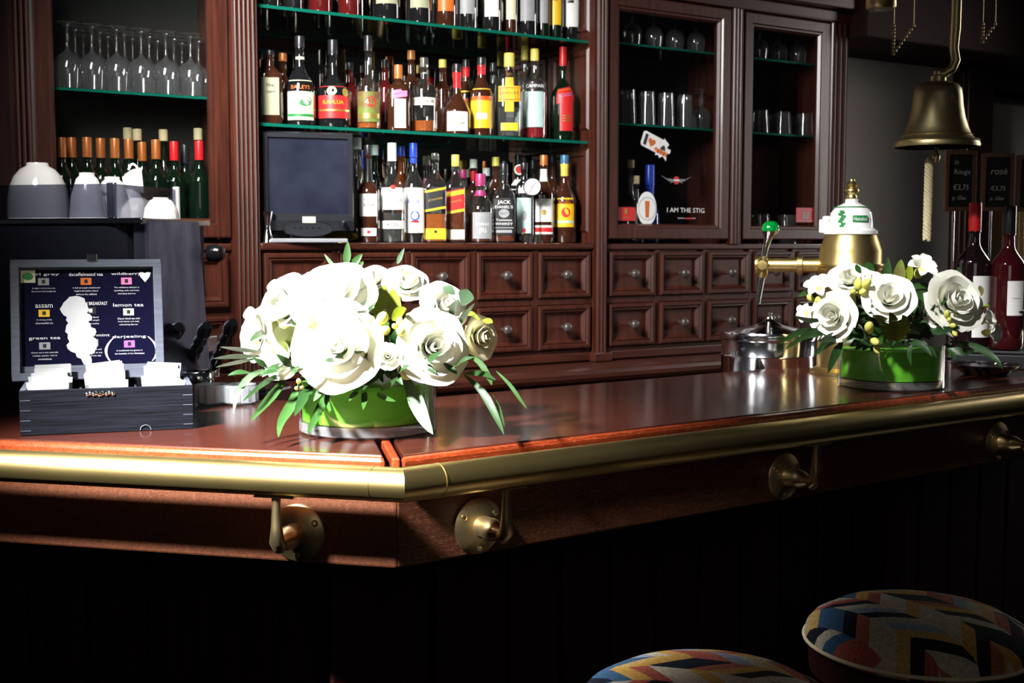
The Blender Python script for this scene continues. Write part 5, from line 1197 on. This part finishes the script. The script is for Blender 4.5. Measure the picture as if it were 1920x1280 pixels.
MB().lathe([(14*kB, 0), (14*kB, 9*kB), (9*kB, 12*kB), (9*kB, 18*kB), (6*kB, 20*kB)], 16, 0, (0, 0, zpx(1756, 154, dB)-zb0)).build('crown', BELLM, bell)
zc_ = zpx(1756, 138, dB)-zb0
MB().tube([(0, -6*kB, zc_), (0, 10*kB, zc_-3*kB), (0, 24*kB, zc_+6*kB), (0, 30*kB, zc_+22*kB), (0, 26*kB, zc_+44*kB), (0, 28*kB, zc_+80*kB), (.0, 30*kB, 2.32-zb0)], [7*kB, 8*kB, 8*kB, 8*kB, 8*kB, 9*kB, 9*kB], 12).build('hook', BELLM, bell)
MB().lathe([(4*kB, -4*kB), (7*kB, 2*kB), (7*kB, 8*kB), (3*kB, 14*kB), (3*kB, 30*kB)], 14, 0, (0, 0, zpx(1756, 300, dB)-zb0)).build('clapper', BELLM, bell)
ring = [(0, 6*kB*math.cos(2*PI*i/16), 8*kB*math.sin(2*PI*i/16)+zpx(1756, 292, dB)-zb0) for i in range(17)]
MB().tube(ring, 1.6*kB, 8).build('clapper_ring', BELLM, bell)
rp_ = thing('bell_rope', 'braided cream rope hanging from the bell clapper', 'rope', at(1742, 300, dB))
for s_ in range(4):
    n_ = 60; L_ = [(0 if 0 else (5.0*kB*math.cos(s_*PI/2+i*.55)), 5.0*kB*math.sin(s_*PI/2+i*.55), -i/n_*150*kB) for i in range(n_+1)]
    MB().tube(L_, 3.4*kB, 6).build('strand', ROPE, rp_)
MB().tube([(0, 9*kB*math.sin(2*PI*i/14)*.6, -6*kB+10*kB*math.cos(2*PI*i/14)) for i in range(15)], 2.6*kB, 7).build('loop', ROPE, rp_)
# beam over the bar that carries bell and lamp
p_ = at(1770, 80, 3.02)
tag(MB().box(p_.x-.75, p_.x+1.2, p_.y-.12, p_.y+.10, 2.28, 2.40).build('overhead_beam', MAHD, bevel=.006), 'dark wooden beam above the bar carrying the bell', 'beam')
pl = at(1652, 4, 2.95)
lp = thing('ceiling_spotlight', 'small dark brass spotlight under the overhead beam', 'lamp', (pl.x, pl.y, 0))
zz = pl.z
MB().lathe([(.030, zz-.018), (.036, zz-.012), (.034, zz+.04), (.014, zz+.06), (.008, 2.30), (0, 2.30)], 24).build('shade', BRASSO, lp)
MB().lathe([(0, zz-.020), (.022, zz-.017), (.026, zz-.010)], 20).build('lens', GTABLE, lp)
for i, (x, y, ln) in enumerate(((1676, 48, 9), (1843, 45, 6))):
    ch_ = thing('hanging_chain', ['short beaded chain hanging right of the spotlight', 'short beaded chain hanging right of the bell'][i], 'chain', at(x, y, 2.98), 0, 'chains under the overhead beam')
    bd = MB().lathe([(0, -.004), (.003, -.003), (.004, 0), (.003, .003), (0, .004)], 8).mesh('bead', BRASSO)
    top = 2.285-ch_.location.z
    for k2 in range(ln): link('bead', bd, ch_, loc=(0, 0, -k2*.0085)); link('bead', bd, ch_, loc=(RT.x*(.006*(ln-1-k2)), RT.y*(.006*(ln-1-k2)), -k2*.0085))
    for sx in (0, .006*(ln-1)): MB().tube([(RT.x*sx, RT.y*sx, 0), (RT.x*sx, RT.y*sx, max(.01, top))], .0012, 5).build('wire', BRASSO, ch_)

# ------------------------------------------------------------------ right end: boards, wine, dish
dK = 3.44
def chalkboard(x0, x1, y0, y1, lines, label, tilt):
    c = at((x0+x1)/2, (y0+y1)/2, dK); w_ = (x1-x0)*dK/F; h_ = (y1-y0)*dK/F
    r = thing('chalkboard', label, 'chalkboard', (c.x, c.y, c.z), face(c)+tilt, 'wine price boards')
    # local +X to viewer, +Y right
    fw = .011; hw = w_/2; hh = h_/2
    MB().box(-.006, .006, -hw, -hw+fw, -hh, hh).box(-.006, .006, hw-fw, hw, -hh, hh).box(-.006, .006, -hw+fw, hw-fw, hh-fw, hh).box(-.006, .006, -hw+fw, hw-fw, -hh, -hh+fw).build('frame', FRAME, r, .001)
    bd_ = MB().box(-.003, .001, -hw+fw, hw-fw, -hh+fw, hh-fw).build('slate', BLKB, r)
    for st, u, v, ww in lines: MB().text(st, (.0018, u*hw, v*hh), Y3, Z3, w=ww*hw, m=0, shear=.12).build('chalk_writing', CHALK, bd_, recalc=False)
    MB().tube([(-.002, -hw*.35, -hh), (-.002, -hw*.35, -(c.z-ZT-.001))], .004, 10).build('rod', CHROME, r)
    MB().lathe([(.028, 0), (.028, .004), (.01, .007)], 20, 0, (-.002, -hw*.35, -(c.z-ZT-.0008))).build('foot', BLKM, r)
chalkboard(1768, 1832, 283, 395, [('in', -.25, .62, .25), ('Rouge', .12, .28, 1.05), ('€3,75', .05, -.22, 1.0), ('p. Glas', -.05, -.58, .85)], 'small framed chalkboard reading Rouge beside the bell rope', .55)
chalkboard(1840, 1900, 288, 395, [('rosé', .1, .38, 1.0), ('€3,75', .05, -.22, .9), ('p. Glas', .0, -.58, .85)], 'small framed chalkboard reading rosé behind the red capped bottle', .35)
chalkboard(1906, 1966, 291, 396, [('wit', 0, .4, .7), ('€3,75', .05, -.22, .9)], 'framed chalkboard cut by the right picture edge', .3)
# tan panelling on the wall behind the wine
tx0 = ony(1848, 450, 3.575).x
b = MB()
pn = thing('tan_wainscot', 'tan wooden panelling on the wall behind the wine bottles', 'panelling')
for i in range(8): MB().box(tx0+i*.125, tx0+i*.125+.118, 3.575, 3.598, .1, ony(1870, 392, 3.57).z).build('board', TAN, pn, .003)
fr = thing('dark_picture', 'dark framed picture high on the wall at the right edge', 'picture', (0, 0, 0))
q0, q1 = ony(1846, 105, 3.58), ony(1846, 190, 3.58)
MB().rings(q0.x, q0.x+.75, q1.z, q1.z+.9, 3.598, [(0, 0), (0, -.03), (.02, -.034), (.05, -.02), (.055, -.012)]).build('frame', MAHD, fr)
MB().box(q0.x+.055, q0.x+.695, 3.583, 3.585, q1.z+.055, q1.z+.845).build('print', mat('dark_print', (.03, .028, .03), .5, var=.9, vs=14), fr)
# wine on a black stand
dW = 3.22
stz = at(1830, 652, dW).z
s0 = at(1800, 660, dW)
sd_ = thing('wine_stand', 'low black stand holding two open wine bottles on the bar', 'stand', (at(1868, 660, dW).x, at(1868, 660, dW).y, ZT+.0005), face(s0)); hS = stz-ZT-.0008
MB().box(-.06, .06, -.11, .14, 0, hS-.012).box(-.063, .063, -.115, .145, hS-.012, hS-.002).build('base', BLKP, sd_, .004)
for yy in (-.050, .036):
    MB().tube([(.05*math.cos(2*PI*i/24)*1.02-.0, yy+.05*math.sin(2*PI*i/24), hS+.098) for i in range(25)], .0028, 8, cap=False).build('ring', BLKG, sd_)
MB().tube([(-.06, -.007, hS-.005), (-.06, -.007, hS+.098)], .003, 8).build('ring_post', BLKG, sd_)
MB().tube([(-.06, -.007, hS+.098), (-.035, -.03, hS+.098)], .003, 8).build('ring_link', BLKG, sd_)
M_ = Matrix.Translation(sd_.location) @ Matrix.Rotation(sd_.rotation_euler.z, 4, 'Z')
def wine(ly, ytop, lab, gm, cp_, lbs, x):
    w0 = M_ @ Vector((0, ly, hS)); R = .0425; 
    bottle('red_wine_bottle', lab, x, ytop, 61, w0.y, w0.z, gm, cp_, .58, .73, .34, .19, 2, lbs)
GWINE = liq('dark_wine_bottle', (.010, .004, .006), .1)
GROSE = liq('red_wine_glass_bottle', (.045, .004, .006), .2)
wine(-.050, 380, 'dark wine bottle with red foil and white label behind the second bouquet', GWINE, CAPR, [(.08, .50, .75, PAPER, [('#', .45, (.16, .022), REDP, 0, 1)], .75)], 1829)
wine(.036, 386, 'ruby wine bottle with black cap and white label at the right edge', GROSE, CAPK, [(.24, .48, .55, PAPER, [('#', .5, (.25, .004), GREYP)], .55)], 1894)
# shiny dish
pD = onz(1848, 702, ZT)
ds = thing('ashtray', 'dark glossy dish with crumpled foil on the bar right of the second bouquet', 'dish', (pD.x, pD.y, ZT+.0005), face(pD))
MB().lathe([(.05, 0), (.058, .004), (.080, .020), (.084, .026), (.080, .026), (.054, .008), (0, .007)], 36).build('bowl', BLKG, ds)
b = MB()
for i in range(5): b.tube([(-.02+.02*i+random.uniform(-.02, .02), -.06+.03*i+random.uniform(-.02, .02), .024+random.uniform(0, .01)) for _ in range(5)], .0014, 5)
b.build('foil', CHROME, ds)['kind'] = 'stuff'

# ------------------------------------------------------------------ bar stools
def stool(x, y, label, rz):
    r = thing('bar_stool', label, 'stool', (x, y, 0), rz, 'bar stools')
    R = .188
    MB().lathe([(R-.012, .735), (R, .742), (R+.002, .752), (R-.002, .766), (R-.012, .778), (R-.045, .796), (R-.10, .808), (0, .812)], 48).build('cushion', KILIM, r)
    MB().tube([((R+.002)*math.cos(2*PI*i/60), (R+.002)*math.sin(2*PI*i/60), .748) for i in range(61)], .0035, 8, cap=False).build('piping', ROPE, r)
    MB().lathe([(R-.03, .690), (R-.008, .692), (R-.004, .734), (0, .735)], 48).build('seat_ring', PANEL, r)
    for i in range(4):
        a_ = PI/4+PI/2*i; c_, s_ = math.cos(a_), math.sin(a_)
        MB().tube([(.12*c_, .12*s_, .70), (.15*c_, .15*s_, .40), (.19*c_, .19*s_, 0)], [.018, .020, .016], 12).build('leg', PANEL, r)
    MB().tube([(.165*math.cos(2*PI*i/40), .165*math.sin(2*PI*i/40), .25) for i in range(41)], .009, 10, cap=False).build('foot_ring', BRASSO, r)
stool(1.695, 1.338, 'bar stool with patterned kilim seat nearer the right edge', .4)
stool(1.170, 1.285, 'bar stool with patterned kilim seat cut by the bottom edge', 1.1)
